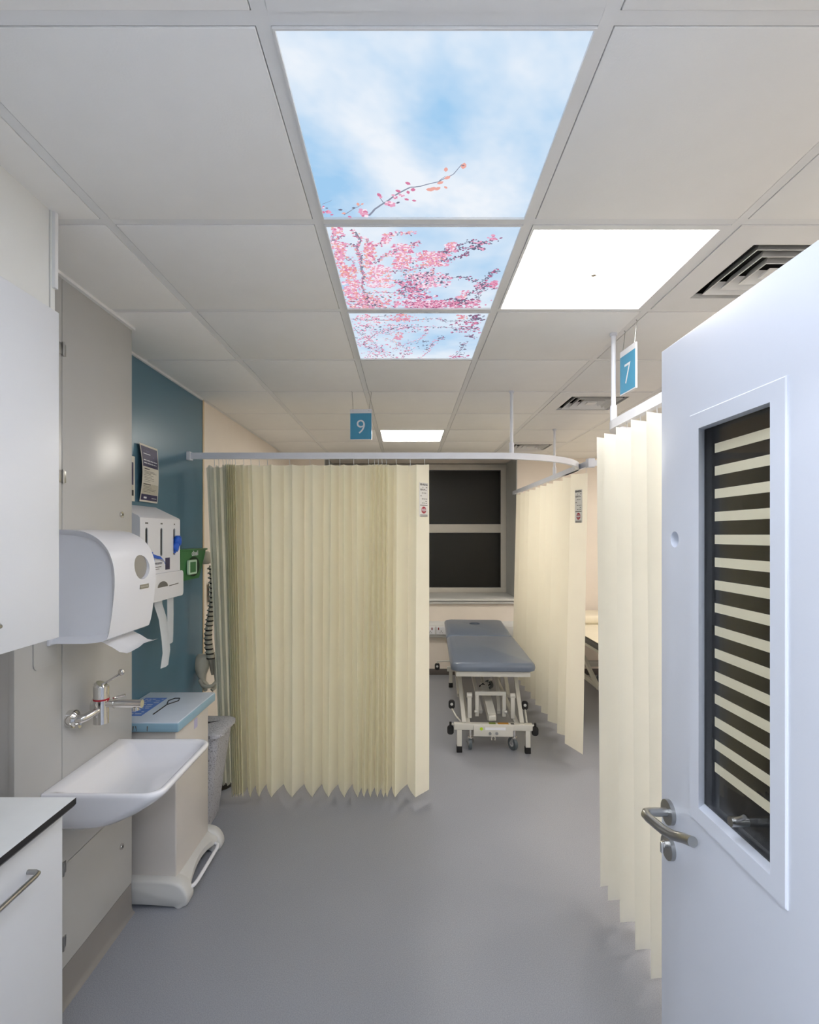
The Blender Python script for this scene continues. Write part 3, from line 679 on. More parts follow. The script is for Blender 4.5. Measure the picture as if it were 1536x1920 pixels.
# divider curtain between bay 9 and the next bay
c3 = thing('privacy_curtain', 'beige divider curtain running back to the window beside the blue examination couch', 'curtain', (1.24, 4.8, 0))
ys = [3.70, 3.90, 4.00, 4.10, 4.24, 4.37, 4.47, 4.58, 4.68, 4.79, 4.88, 4.97, 5.10, 5.22, 5.31, 5.41, 5.52, 5.62, 5.72, 5.83]
T3, B3_ = [], []
for k, y in enumerate(ys):
    if k == 0: T3.append((1.256, 3.70)); B3_.append((1.222, 3.70)); continue
    T3.append(((1.20 if k % 2 else 1.285), y)); B3_.append(((1.155 if k % 2 else 1.30), y))
obj('cloth', pleat(T3, B3_, 2.062, .10, sub=4, bulge=.06), 'curt', c3, angle=60)
hooks_at([(1.243, y) for y in ys[::2]], c3, 2.06)
a3, b3 = Vector((T3[1][0], T3[1][1])), Vector((T3[0][0], T3[0][1]))
dd = (b3 - a3).normalized(); nn = Vector((-dd.y, dd.x)) * -1
care_label(c3, (*(a3.lerp(b3, .52) + Vector((dd.y, -dd.x)) * .006), 1.942), (dd.x, dd.y, 0), s=.87)

# right-hand curtain
c4 = thing('privacy_curtain', 'ivory pleated curtain nearest the open door on the right', 'curtain', (.91, 1.9, 0))
ty = [2.32, 2.233, 2.108, 1.968, 1.841, 1.72, 1.60, 1.47, 1.34, 1.2, 1.08]
T4, B4 = [(.875, 2.36)], [(.87, 2.36)]
for k, y in enumerate(ty):
    T4.append((.826, y)); B4.append((.838, y - .01))
    if k < len(ty) - 1:
        ym = y + (ty[k + 1] - y) * .25; T4.append((.97, ym)); B4.append((1.0, ym))
obj('cloth', pleat(T4, B4, 2.045, .10, sub=5, bulge=-.10), 'curtw', c4, angle=60)
hooks_at([(.913, y - .02) for y in ty], c4, 2.04)

# ------------------------------------------------------------------ examination couch (local: x across, y along, front at y=0)
def couch(loc, rz, label, paper=False):
    r = thing('examination_couch', label, 'couch', loc, rz)
    def o(n, mb, m, par=None, **k): return obj(n, mb, m, par or r, local=True, **k)
    def pad(y0, y1, z0, z1, dz=0, hole=None):
        rings = []
        for (e, z) in ((.02, z0), (.004, z0 + .008), (0, z0 + .03), (.004, z1 - .018), (.014, z1 - .006), (.03, z1)):
            rings.append([(x, y, z + dz * (y - y0)) for x, y in rrect(-.315 + e, .315 - e, y0 + e, y1 - e, .055)])
        return MB().loft(rings)
    PADM = 'vinyl_d' if paper else 'vinyl_b'
    o('seat_pad', pad(0, 1.10, .605, .672), PADM)
    if paper: o('paper_cover', MB().box(-.312, .30, .04, 1.9, .672, .678, .002).box(-.30, .29, 1.45, 1.9, .678, .77, .03), 'paper_w', label='cream paper sheet and pillow')
    hp = o('head_pad', pad(1.115, 1.95, .605, .668, 0 if paper else .03), PADM)
    # breathing hole
    n = 20; hz = .0
    ring = [(.085 * .62 * math.cos(t), 1.70 + .055 * math.sin(t)) for t in [2 * math.pi * k / n for k in range(n)]]
    bm_ = MB().loft([[(x, y, .60) for x, y in ring], [(x * 1.15, 1.70 + (y - 1.70) * 1.15, .72) for x, y in ring]])
    cutter = obj('tmp', bm_, 'dark', None); md = hp.modifiers.new('b', 'BOOLEAN'); md.object = cutter; md.solver = 'EXACT'
    hp.parent = None; bpy.context.view_layer.update()
    me = bpy.data.meshes.new_from_object(hp.evaluated_get(bpy.context.evaluated_depsgraph_get())); hp.modifiers.clear(); hp.data = me; hp.parent = r
    me.shade_smooth(); me.set_sharp_from_angle(angle=math.radians(35)); bpy.data.objects.remove(cutter)
    o('breathing_hole', MB().loft([[(x * 1.0, y, .62) for x, y in ring], [(x * 1.0, y, .60) for x, y in ring]]), 'dark', hp)
    top = MB(); top.box(-.275, .275, .03, .06, .565, .603, .002).box(-.275, .275, 1.86, 1.89, .565, .603, .002)
    for x in (-.275, .245): top.box(x, x + .03, .06, 1.86, .565, .603, .002)
    top.box(-.245, .245, 1.07, 1.10, .57, .60)
    o('top_frame', top, 'bedfr')
    base = MB()
    base.box(-.29, .29, .02, .065, .170, .216, .004); base.box(-.29, .29, 1.72, 1.765, .170, .216, .004)
    for x in (-.20, .165): base.box(x, x + .035, .065, 1.72, .175, .212, .003)
    o('base_frame', base, 'bedfr')
    pl = o('cross_plate', MB().box(-.145, .145, .012, .02, .128, .205, .002), 'bedfr')
    for k, x in enumerate((-.025, .025)): o('bolt', MB().cyl((x, .012, .152), (x, .005, .152), .011, n=10), 'steel', pl)
    o('sticker', MB().cyl((-.088, .0115, .184), (-.088, .0105, .184), .012), 'yel', pl)
    o('sticker', MB().box(-.06, .09, .0105, .0115, .176, .196), 'plas', pl)
    o('sticker', MB().box(-.03, .02, .022, .06, .2162, .2168), 'olive', base and pl); o('sticker', MB().box(.035, .115, .022, .06, .2162, .2168), 'oran', pl)
    o('sticker', MB().box(.13, .155, .022, .05, .2162, .2168), 'inkd', pl)
    o('cable_hook', MB().tube([(-.012, .02, .10), (-.014, .018, .118), (0, .018, .130), (.014, .018, .118), (.012, .02, .10)], .004, 8), 'bedfr', pl)
    for x in (-.268, .238):
        for y in (.023, 1.725):
            f = o('foot', MB().box(x, x + .036, y, y + .036, .045, .172, .002), 'bedfr'); o('rubber_tip', MB().box(x - .003, x + .039, y - .003, y + .039, 0, .048, .004), 'rubber', f)
    for x, y, an in ((-.165, .08, 0), (.165, .08, .5), (-.165, 1.68, .2), (.165, 1.68, .9)):
        s = o('castor', MB().cyl((x, y, .10), (x, y, .172), .0135, n=14).cyl((x, y, .092), (x, y, .104), .02, n=14), 'chrome')
        d = Vector((math.cos(an), math.sin(an), 0)); c = Vector((x, y, .047)) + Vector((-d.y, d.x, 0)) * .02
        o('fork', MB().bar((x, y, .096), c + d * .018, .012, .03).bar((x, y, .096), c - d * .018, .012, .03), 'steel', s)
        o('wheel', MB().cyl(c - d * .012, c + d * .012, .047, n=24), M['tyre'], s); o('wheel_hub', MB().cyl(c - d * .014, c + d * .014, .022, n=16), 'plas2', s)
    # lifting mechanism
    for s in (-1, 1):
        o('lift_arm', MB().bar((s * .215, .05, .21), (s * .235, .62, .575), .03, .035), 'bedfr')
        o('lift_arm', MB().bar((s * .215, .75, .21), (s * .235, 1.45, .575), .03, .035), 'bedfr')
        o('upright', MB().box(s * .165 - .016, s * .165 + .016, .16, .19, .212, .395, .003).cyl((s * .185, .175, .385), (s * .145, .175, .385), .02, n=14), 'bedfr')
        o('upright', MB().box(s * .105 - .014, s * .105 + .014, .20, .226, .212, .40, .003).cyl((s * .105, .196, .252), (s * .125, .196, .252), .012, n=12), 'bedfr')
        o('lift_arm', MB().bar((s * .07, .25, .23), (s * .12, .9, .52), .024, .03), 'bedfr')
    o('cross_bar', MB().box(-.12, .12, .198, .23, .375, .405, .003), 'bedfr')
    o('cross_bar', MB().box(-.22, .22, .60, .63, .50, .53, .003), 'bedfr'); o('cross_bar', MB().box(-.22, .22, 1.3, 1.33, .30, .33, .003), 'bedfr')
    o('actuator', MB().bar((0, .12, .235), (-.02, .55, .36), .06, .06).cyl((-.02, .55, .36), (-.03, .95, .50), .016).box(-.03, .03, .08, .15, .216, .26, .01), 'bedfr')
    o('bolt', MB().tube([(-.06, .5, .36), (-.03, .5, .385), (0, .5, .36), (.03, .5, .38), (.02, .5, .40)], .006, 6), 'dark')
    # foot pedals: ovals on bent arms
    def pedal(x, y, z, arm, flat=False):
        a = o('pedal_arm', MB().tube(arm, .007, 8), 'bedfr')
        rings = [[(x + u, y + t, z + v) for u, v in rrect(-.024 + e, .024 - e, -.034 + e, .034 - e, .02 - e)] for t, e in ((0, .006), (.006, 0), (.02, 0), (.026, .006))]
        p = o('foot_pedal', MB().loft(rings), 'rubber', a)
        if not flat: o('pedal_badge', MB().cyl((x, y - .002, z + .004), (x, y + .003, z + .004), .011), 'plas2', a)
        o('pedal_mount', MB().cyl((x, y + .012, z + .03), (x, y + .012, z + .06), .009, n=10), 'rubber', a) if flat else None
    pedal(-.30, .20, .30, [(-.30, .21, .27), (-.27, .15, .23), (-.23, .10, .20)])
    pedal(.265, .20, .30, [(.265, .21, .27), (.262, .15, .24), (.26, .10, .20)])
    pedal(-.315, .05, .155, [(-.305, .06, .20), (-.28, .05, .195)], True); pedal(.315, .05, .155, [(.305, .06, .20), (.28, .05, .195)], True)
    pedal(-.40, 1.25, .335, [(-.40, 1.26, .36), (-.40, 1.26, .385), (-.33, 1.28, .385), (-.24, 1.28, .385)]); pedal(.21, 1.20, .325, [(.21, 1.21, .35), (.21, 1.21, .385), (.16, 1.22, .385)])
    return r
M['tyre'] = mat('grey_tyre', (92, 100, 104), 0.5)
couch((.644, 3.945, 0), -.0456, 'blue-grey padded examination couch on a white lift frame in bay 9')
M['vinyl_d'] = mat('dark_vinyl', (52, 54, 56), .35); M['paper_w'] = mat('cream_paper', (236, 228, 208), .8)
couch((1.985, 4.17, 0), 0.0, 'second examination couch glimpsed between the beige divider and ivory curtains', True)

# dado trunking and sockets on the back wall
tk = thing('dado_trunking', 'white dado trunking along the wall below the window behind the couch', 'trunking', (.5, YB, .52))
obj('trunk_body', MB().prism([(YB - .002, .43), (YB - .048, .445), (YB - .052, .46), (YB - .052, .575), (YB - .04, .60), (YB - .002, .622)], 'x', XL, XR), 'plas2', tk)
obj('trunk_lid', MB().box(XL, XR, YB - .056, YB - .05, .468, .57, .002), 'plas2', tk)
for x, lab in ((.275, 'white wall socket with red switch nearer the cream bay 9 curtain edge'), (.40, 'white wall socket with red switch beside the head of the blue couch')):
    r = thing('wall_socket', lab, 'socket', (x, YB - .056, .52))
    obj('face_plate', MB().box(x - .055, x + .055, YB - .066, YB - .056, .476, .566, .004), 'plas', r)
    sx = x + (.02 if x < .3 else -.03)
    obj('switch', MB().box(sx - .006, sx + .006, YB - .070, YB - .066, .53, .558, .001), 'redm', r)
    obj('socket_hole', MB().box(x - .004, x + .004, YB - .0665, YB - .0658, .512, .522).box(x - .016, x - .008, YB - .0665, YB - .0658, .496, .501).box(x + .008, x + .016, YB - .0665, YB - .0658, .496, .501), 'black', r)

# ------------------------------------------------------------------ left: cupboards
r = thing('wall_cupboard', 'tall white wall cupboard at the upper left above the worktop', 'cupboard', (-1.15, 1.0, 1.34))
obj('body', MB().box(XL + .001, -.970, YF + .01, 1.458, 1.345, 2.226, .001), 'white', r)
dr = obj('door', MB().box(-.968, -.949, .88, 1.462, 1.3405, 2.226, .0012), 'white', r)
obj('handle', MB().tube([(-.949, .98, 1.4125), (-.93, .98, 1.4125), (-.921, .99, 1.4125), (-.919, 1.01, 1.4125), (-.919, 1.19, 1.4125), (-.921, 1.212, 1.4125), (-.93, 1.222, 1.4125), (-.949, 1.222, 1.4125)], .0055, 12), 'steel', dr)
obj('door', MB().box(-.968, -.949, .30, .877, 1.3405, 2.226, .0012), 'white', r)
r = thing('base_cabinet', 'white base cabinet with steel bow handle under the pale worktop', 'cabinet', (-1.15, 1.0, 0))
obj('body', MB().box(XL + .001, -.961, YF + .01, 1.460, .0, .873, .001), 'white', r)
dr = obj('drawer_front', MB().box(-.959, -.940, .88, 1.462, .10, .868, .0012), 'white', r)
hz = .783
obj('handle', MB().tube([(-.94, 1.328, hz), (-.920, 1.328, hz), (-.9115, 1.324, hz), (-.909, 1.312, hz), (-.909, 1.02, hz), (-.912, 1.008, hz), (-.92, 1.003, hz), (-.94, 1.003, hz)], .006, 12), 'steel', dr)
obj('drawer_front', MB().box(-.959, -.940, .30, .877, .10, .868, .0012), 'white', r)
r = thing('worktop', 'pale laminate worktop with black edge on the white base cabinet', 'worktop', (-1.15, 1.0, .875))
obj('core', MB().prism([(XL + .001, .8745), (-.913, .8745), (-.906, .883), (-.906, .8995), (XL + .001, .8995)], 'y', YF + .01, 1.468), 'black', r)
obj('top_sheet', MB().box(XL + .001, -.9065, YF + .01, 1.4675, .8995, .9005), mat('pale_worktop', (243, 246, 247), .3), r, angle=0)

# ------------------------------------------------------------------ paper towel dispenser
XD = -1.18
def pillow(profile, y0, y1, r=.02, n=5):
    cx_ = sum(p[0] for p in profile) / len(profile); cz_ = sum(p[1] for p in profile) / len(profile)
    rings = []
    def ring(y, e):
        out = []
        for x, z in profile:
            dx, dz = cx_ - x, cz_ - z; L = math.hypot(dx, dz); k = e / L
            xx = x + dx * k if x > XD + .001 else x
            out.append((xx, y, z + dz * k))
        return out
    for k in range(n + 1):
        a = math.pi / 2 * k / n; rings.append(ring(y0 + r * (1 - math.sin(a)), r * (1 - math.cos(math.pi / 2 - a))))
    for k in range(n + 1):
        a = math.pi / 2 * k / n; rings.append(ring(y1 - r * (1 - math.cos(a)), r * (1 - math.cos(a))))
    return MB().loft(rings)
def smooth_poly(pts, it=2):
    for _ in range(it):
        out = [pts[0]]
        for a, b in zip(pts[:-1], pts[1:]):
            out += [(a[0] * .75 + b[0] * .25, a[1] * .75 + b[1] * .25), (a[0] * .25 + b[0] * .75, a[1] * .25 + b[1] * .75)]
        pts = out + [pts[-1]]
    return pts
r = thing('paper_towel_dispenser', 'large white paper towel dispenser above the washbasin', 'dispenser', (XD, 1.9, 1.26))
prof = smooth_poly([(XD, 1.262), (-.99, 1.262), (-.975, 1.30), (-.962, 1.40), (-.956, 1.48), (-.968, 1.55), (-1.0, 1.60), (-1.05, 1.63), (-1.11, 1.638), (XD, 1.638)])
cov = obj('cover', pillow(prof, 1.757, 2.045, .022), 'plas', r, angle=50)
def ell(xa, xb, cy, cz, ry, rz, n=28):
    return MB().loft([[(x, cy + ry * math.cos(t), cz + rz * math.sin(t)) for t in [2 * math.pi * k / n for k in range(n)]] for x in (xa, xb)])
cut(cov, ell(-.972, -.90, 1.945, 1.503, .055, .044))
obj('level_window', ell(-.985, -.9705, 1.945, 1.503, .0545, .0435), M['smoke'] if 'smoke' in M else 'plas2', r)
obj('back_plate', MB().box(XD, XD + .012, 1.75, 2.05, 1.255, 1.60, .004), 'plas', r)
bd = obj('badge', MB().box(-.9605, -.9575, 1.925, 1.99, 1.424, 1.44, .001), 'steel', r)
text('lettering', 'Kimberly-Clark', .0085, (-.9572, 1.9575, 1.4295), (0, 1, 0), (0, 0, 1), 'wht', bd)
ps = [(-1.03, 1.262), (-.99, 1.242), (-.965, 1.226), (-.94, 1.222), (-.925, 1.228)]
pm = MB().loft([[(x + (.0 if t < .5 else -.012), 1.80 + .22 * t, z + .006 * math.sin(t * 3)) for x, z in ps] for t in (0, .25, .5, .75, 1)], False, closed=False)
obj('paper_towel', pm, 'tissue', r)
# flush plate in the duct panel next to it
r = thing('mounting_plate', 'thin grey rounded plate half hidden behind the paper towel dispenser', 'plate', (XD, 1.7, 1.3))
obj('plate', MB().loft([[(x, y, z) for y, z in rrect(1.688, 1.80, 1.188, 1.62, .02)] for x in (XD, XD + .004)]), 'grey', r)

# ------------------------------------------------------------------ glove and apron dispenser
r = thing('glove_dispenser', 'white three-slot glove and apron dispenser on the teal wall', 'dispenser', (XL, 2.65, 1.3))
xf = -1.21
body = MB().loft([[(x, y, z) for x, z in ((XL + .009, 1.40), (xf, 1.40), (xf, 1.700), (xf - .008, 1.708), (XL + .009, 1.767))] for y in (2.43, 2.86)])
bo = obj('housing', body, 'plas', r)
for k, (y, dx) in enumerate(((2.492, 0), (2.644, 0), (2.79, 0))):
    cut(bo, MB().loft([[(x, a, b) for a, b in rrect(y - .012, y + .012, 1.514, 1.654, .0118)] for x in (xf - .006, xf + .02)]))
    ob = obj('slot_insert', MB().box(xf - .0062, xf - .0045, y - .014, y + .014, 1.51, 1.658), 'dark', r, angle=0)  # dark sheet stands in for the shade inside the slot
    obj('slot_marking', MB().box(xf, xf + .0006, y - .014 + .004 * k, y + .014 - .004 * k, 1.672, 1.679), 'ink', r, angle=0)
tray = MB().loft([[(x, y, z) for y, z in rrect(2.40, 2.862, 1.300, 1.432, .02)] for x in (XL + .009, -1.193)])
obj('apron_tray', tray, 'plas', r)
obj('roll_slot', MB().loft([[(x, 2.62 + .055 * math.cos(t), 1.365 + .028 * math.sin(t)) for t in [math.pi * k / 10 for k in range(11)]] + [] for x in (-1.1935, -1.1920)]).bar((-1.1925, 2.69, 1.364), (-1.1925, 2.80, 1.368), .001, .004), 'ink', r)
text('lettering', 'Danicentre', .022, (xf + .001, 2.60, 1.475), (0, 1, 0), (0, 0, 1), 'navy', r)
obj('badge', MB().box(xf, xf + .001, 2.685, 2.735, 1.445, 1.505), 'navy', r, angle=0)
obj('fine_print', MB().box(xf, xf + .0008, 2.56, 2.64, 1.462, 1.465).box(xf, xf + .0008, 2.56, 2.62, 1.452, 1.455), 'ink', r, angle=0)
# blue glove poking from third slot, blue strap over the logo
g = thing('blue_glove', 'crumpled blue glove bulging from the third slot of the white dispenser', 'glove', (xf, 2.80, 1.57))
gm = MB().ball((xf + .005, 2.815, 1.588), .022, .03, .032, 14).ball((xf + .004, 2.80, 1.558), .018, .022, .03, 12)
gm.v = [tuple(Vector(v) + .006 * noise.noise_vector(Vector(v) * 40)) for v in gm.v]
obj('palm', gm, 'gcol', g, angle=80)
obj('cuff', MB().loft([[(xf - .028, 2.785 + u, 1.60 - v), (xf - .004, 2.79 + u, 1.60 - v), (xf + .004, 2.80 + u, 1.60 - v)] for u, v in ((0, 0), (.004, .03), (-.002, .06), (0, .075))], False, closed=False), 'gcol', g)
g = thing('apron_strap', 'blue apron strap draped over the logo of the white glove dispenser', 'strap', (xf, 2.6, 1.48))
sp = [(2.505, 1.548), (2.53, 1.532), (2.575, 1.522), (2.62, 1.515), (2.655, 1.495), (2.665, 1.478)]
obj('strip', MB().loft([[(xf + .006, y, z), (xf + .010, y + .002, z - .012 - .006 * math.sin(k))] for k, (y, z) in enumerate(sp)], False, closed=False).loft([[(xf + .008, y, z), (xf + .010, y + .02, z)] for y, z in ((2.512, 1.54), (2.53, 1.50), (2.535, 1.46), (2.54, 1.445))], False, closed=False), 'gcol', g)
def hang(name, label, pts, wd, x0):
    g = thing(name, label, 'apron', (x0, pts[0][0], pts[0][1]), group=None)
    obj('film', MB().loft([[(x0 + dx, y - wd / 2, z), (x0 + dx + .008, y, z), (x0 + dx, y + wd / 2, z)] for (y, z, dx) in pts], False, closed=False), 'apron', g)
hang('plastic_apron', 'longer twisted white apron strip hanging under the glove dispenser', [(2.66, 1.315, 0), (2.665, 1.27, 0), (2.70, 1.20, .005), (2.71, 1.13, .01), (2.70, 1.09, .02), (2.665, 1.04, .04), (2.62, .975, .05)], .085, -1.235)
hang('plastic_apron', 'shorter straight white apron strip hanging under the right end of the glove dispenser', [(2.81, 1.315, 0), (2.812, 1.2, 0), (2.80, 1.10, .004), (2.79, 1.055, .006)], .075, -1.24)

# green wipes dispenser
r = thing('wipes_dispenser', 'green wall-mounted wipes dispenser at the end of the teal wall', 'dispenser', (XL, 3.2, 1.36))
gp = [(XL + .009, 1.534), (-1.25, 1.534), (-1.25, 1.51), (-1.262, 1.36), (XL + .009, 1.35)]
obj('housing', MB().loft([[(x, 2.96 + (1.534 - z) * .12, z) for x, z in gp], [(x, 3.335 - (1.534 - z) * .45, z) for x, z in gp]]), 'green', r)
obj('lid', MB().box(XL + .009, -1.244, 2.95, 3.35, 1.528, 1.538, .003), 'green', r)
def disc(x, cy, cz, ry, rz, n=28, th=.002): return ell(x, x + th, cy, cz, ry, rz, n)
obj('opening', disc(-1.2525, 3.15, 1.435, .085, .058), 'greend', r)
obj('wipe_packet', MB().loft([[(x, y, z) for y, z in rrect(3.05, 3.17, 1.392, 1.475, .012)] for x in (-1.2505, -1.240)]), M['pgreen'] if 'pgreen' in M else 'plas', r, label='pale green wipe packet showing in the round opening')
obj('packet_print', MB().box(-1.24, -1.239, 3.07, 3.15, 1.403, 1.463), 'green', r, angle=0)
text('lettering', 'clinell', .042, (-1.2485, 3.16, 1.499), (0, 1, 0), (0, 0, 1), 'wht', r, bold=.0008)

# posters
def poster(name, label, y0, y1, z0, z1, bend, lean, bands):
    r = thing(name, label, 'poster', (XL + .01, (y0 + y1) / 2, z0))
    n = 14
    def S(u, v, t=0):      # u across, v up 0..1
        x = XL + .014 + bend * math.sin(math.pi * v) * (1 - .55 * u) + lean * (1 - u) + t
        return (x, y0 + (y1 - y0) * u, z0 + (z1 - z0) * v - .0 * u)
    def patch(u0, u1, v0, v1, t, m, nm):
        k = max(1, int(n * (v1 - v0) + .5)); mb = MB().loft([[S(u0 + (u1 - u0) * a / 3, v0 + (v1 - v0) * q / k, t) for a in range(4)] for q in range(k + 1)], False, closed=False)
        return obj(nm, mb, m, r)
    patch(0, 1, 0, 1, 0, 'paper', 'sheet')
    for (u0, u1, v0, v1, m) in bands: patch(u0, u1, v0, v1, .0007 if m not in ('ink', 'wht', 'inkd') else .0014, m, 'print_block' if m not in ('ink', 'wht', 'inkd') else 'print_line')
M['navyd'] = mat('pale_navy', (92, 96, 140), .4); M['navyd2'] = mat('dim_navy', (74, 72, 112), .4); M['tan'] = mat('tan_print', (190, 186, 170), .6)
b = [(.04, .96, .61, .965, 'navy'), (.04, .96, .03, .135, 'navy'), (.04, .96, .14, .32, 'tan'), (.68, .90, .72, .86, 'navyd'), (.14, .52, .87, .905, 'navyd2')]
rr = random.Random(5)
for v in (.83,): b.append((.12, .52, v, v + .012, 'wht'))
for v, e in ((.715, .9), (.665, .86)):
    u = .1
    while u < e: l = rr.uniform(.1, .2); b.append((u, min(u + l, e), v, v + .016, 'wht')); u += l + .03
b.append((.1, .42, .565, .578, 'inkd')); b.append((.08, .5, .30, .312, 'inkd'))
for v in (.53, .508, .486, .46, .43, .408, .38, .35, .27, .248, .222, .2, .175):
    b.append((.09, rr.uniform(.45, .88), v, v + .006, 'ink'))
b += [(.18, .34, .06, .09, 'wht'), (.62, .9, .07, .078, 'wht')]
poster('wall_poster', 'curled navy and cream notice on the teal wall above the glove dispenser', 2.66, 2.87, 1.788, 2.08, .016, .008, b)
poster('wall_poster', 'second navy and white notice mostly hidden by the grey duct edge', 2.42, 2.632, 1.785, 2.005, .0, .004, [(.04, .93, .36, .86, 'navy'), (.5, .93, .12, .25, 'inkd'), (.04, .93, .26, .35, 'tan'), (.6, .84, .72, .76, 'wht'), (.6, .8, .64, .66, 'wht'), (.7, .82, .54, .56, 'wht')])
poster('wall_poster', 'small cream paper pinned on the wall behind the spine model', 3.62, 3.80, 1.16, 1.30, 0, .002, [(.1, .9, .4, .43, 'ink'), (.1, .8, .2, .23, 'ink'), (.1, .9, .7, .76, 'inkd')])

# ------------------------------------------------------------------ spine model
SX, SY = -1.247, 3.405
r = thing('spine_model', 'anatomical spine and pelvis model hanging behind the end of the curtain', 'anatomical model', (SX, SY, .6))
occ = MB().ball((SX - .03, SY, 1.475), .042, .05, .045, 16); occ.v = [tuple(Vector(v) + .004 * noise.noise_vector(Vector(v) * 30)) for v in occ.v]
obj('skull_base', occ, 'bone', r, angle=80)
nv = 20
for k in range(nv):
    t = k / (nv - 1); z = 1.415 - t * .565; x = SX + .012 * math.sin(t * 6.2) * (.6 + t) + .004; rad = .013 + .012 * t
    vb = MB().cyl((x, SY, z - .010), (x, SY, z + .010), rad, n=12).bar((x, SY, z), (x - .028 - .01 * t, SY + .02, z - .012), .008, .010).bar((x, SY - .028, z), (x, SY + .028, z), .008, .008)
    v = obj('vertebra', vb, 'bone', r); obj('disc', MB().cyl((x, SY, z - .0175), (x, SY, z - .0095), rad * 1.04, n=12), 'bdark', v)
pv = MB()
for s in (-1, 1):
    rings = []
    for (dx, dy, z, w_, h_) in ((.015, 0, .66, .012, .014), (.045, .0, .69, .016, .02), (.055, .0, .73, .030, .03), (.058, .01, .765, .044, .03), (.062, .012, .80, .05, .026), (.06, .015, .835, .046, .022), (.055, .02, .858, .03, .012)):
        rings.append([(SX + s * dx + w_ * math.cos(t), SY + dy + h_ * math.sin(t), z) for t in [2 * math.pi * q / 12 for q in range(12)]])
    pv.loft(rings)
pv.tube([(SX - .06, SY - .02, .70), (SX - .03, SY - .05, .675), (SX, SY - .055, .67), (SX + .03, SY - .05, .675), (SX + .06, SY - .02, .70)], .011, 10)
pv.tube([(SX, SY + .03, .85), (SX, SY + .05, .79), (SX, SY + .04, .72)], [.035, .028, .008], 12)
for s in (-1, 1): pv.tube([(SX + s * .05, SY, .72), (SX + s * .03, SY - .01, .65), (SX + s * .02, SY - .03, .64)], .012, 10)
pv.v = [tuple(Vector(v) + .005 * noise.noise_vector(Vector(v) * 22)) for v in pv.v]
obj('pelvis', pv, 'bone', r, angle=80)
obj('stand_rod', MB().cyl((SX + .05, SY + .03, .03), (SX + .05, SY + .03, 1.50), .006).cyl((SX + .03, SY + .06, 0), (SX + .03, SY + .06, .03), .09), 'bdark', r)

# ------------------------------------------------------------------ tap
r = thing('wall_tap', 'chrome lever mixer tap on the grey duct above the washbasin', 'tap', (XD, 1.948, 1.0))
z0 = .976; XB = -1.111
for y, s in ((1.873, 1), (2.023, -1)):
    obj('wall_flange', MB().cyl((XD, y, z0), (XD + .020, y, z0), .031, n=32).cyl((XD + .020, y, z0), (XD + .028, y, z0), .026, .018, n=32), 'chrome', r)
    obj('inlet_arm', MB().tube([(XD + .02, y, z0), (XD + .045, y, z0), (XD + .052, y + s * .008, z0 + .002), (XB, y + s * .06, z0 + .012)], [.016, .0145, .0135, .0125], 16), 'chrome', r)
    obj('isolator_screw', MB().cyl((XD + .028, y - s * .004, z0 - .02), (XD + .040, y - s * .004, z0 - .02), .011, n=16), 'chrome', r)
bo = obj('body', MB().cyl((XB, 1.948, .936), (XB, 1.948, 1.020), .0262, n=32).cyl((XB, 1.948, 1.026), (XB, 1.948, 1.070), .0262, n=32).cyl((XB, 1.948, 1.070), (XB + .004, 1.948, 1.077), .0262, .022, n=32), 'chrome', r)
obj('red_ring', MB().cyl((XB, 1.948, 1.020), (XB, 1.948, 1.026), .0266, n=32), 'red', bo)
obj('spout', MB().tube([(XB + .01, 1.948, 1.006), (XB + .045, 1.948, 1.006), (-.962, 1.948, 1.006)], .0145, 24).cyl((XB + .045, 1.948, 1.006), (XB + .049, 1.948, 1.006), .0162, n=24).cyl((-.985, 1.948, .995), (-.985, 1.948, .982), .0115, n=20), 'chrome', r)
lv = MB().tube([(XB, 1.948, 1.074), (XB + .02, 1.95, 1.084), (XB + .045, 1.955, 1.100), (XB + .06, 1.96, 1.111)], [.004, .0042, .0042, .005], 10)
lv.ball((XB + .066, 1.961, 1.117), .012, .009, .013, 12)
obj('lever', lv, 'chrome', r)
obj('spout_clip', MB().tube([(XB + .02, 1.99, 1.012), (XB + .06, 2.0, 1.022)], .005, 8).tube([(XB + .02, 1.975, .99), (XB + .05, 1.98, .985)], .004, 8), 'chrome', r)

# ------------------------------------------------------------------ washbasin
def basin():
    r = thing('washbasin', 'white ceramic washbasin mounted on the grey duct', 'washbasin', (XD, 1.96, .65))
    x0 = XD + .001
    def ring(z, fx, y0, y1, rf, bx=0.0, rb=.004):
        return [(x, y, z) for x, y in rrect(x0 + bx, fx, y0, y1, (rf, rb, rb, rf), 8)]
    rings = [ring(.640, -1.06, 1.80, 2.12, .06), ring(.648, -1.0, 1.765, 2.155, .07), ring(.668, -.94, 1.742, 2.178, .075), ring(.70, -.88, 1.732, 2.188, .075), ring(.735, -.83, 1.727, 2.193, .065), ring(.758, -.803, 1.724, 2.196, .06),
             ring(.770, -.795, 1.722, 2.198, .058), ring(.778, -.795, 1.722, 2.198, .058), ring(.783, -.799, 1.725, 2.195, .055),
             ring(.784, -.806, 1.732, 2.188, .05, .012), ring(.780, -.815, 1.742, 2.178, .045, .03, .02), ring(.772, -.82, 1.747, 2.173, .045, .045, .03), ring(.745, -.83, 1.757, 2.163, .05, .06, .04), ring(.715, -.85, 1.775, 2.145, .06, .085, .05), ring(.700, -.89, 1.81, 2.11, .05, .12, .05), ring(.694, -.95, 1.90, 2.02, .02, .16, .02)]
    obj('bowl', MB().loft(rings, True), 'cera', r, angle=60)
basin()

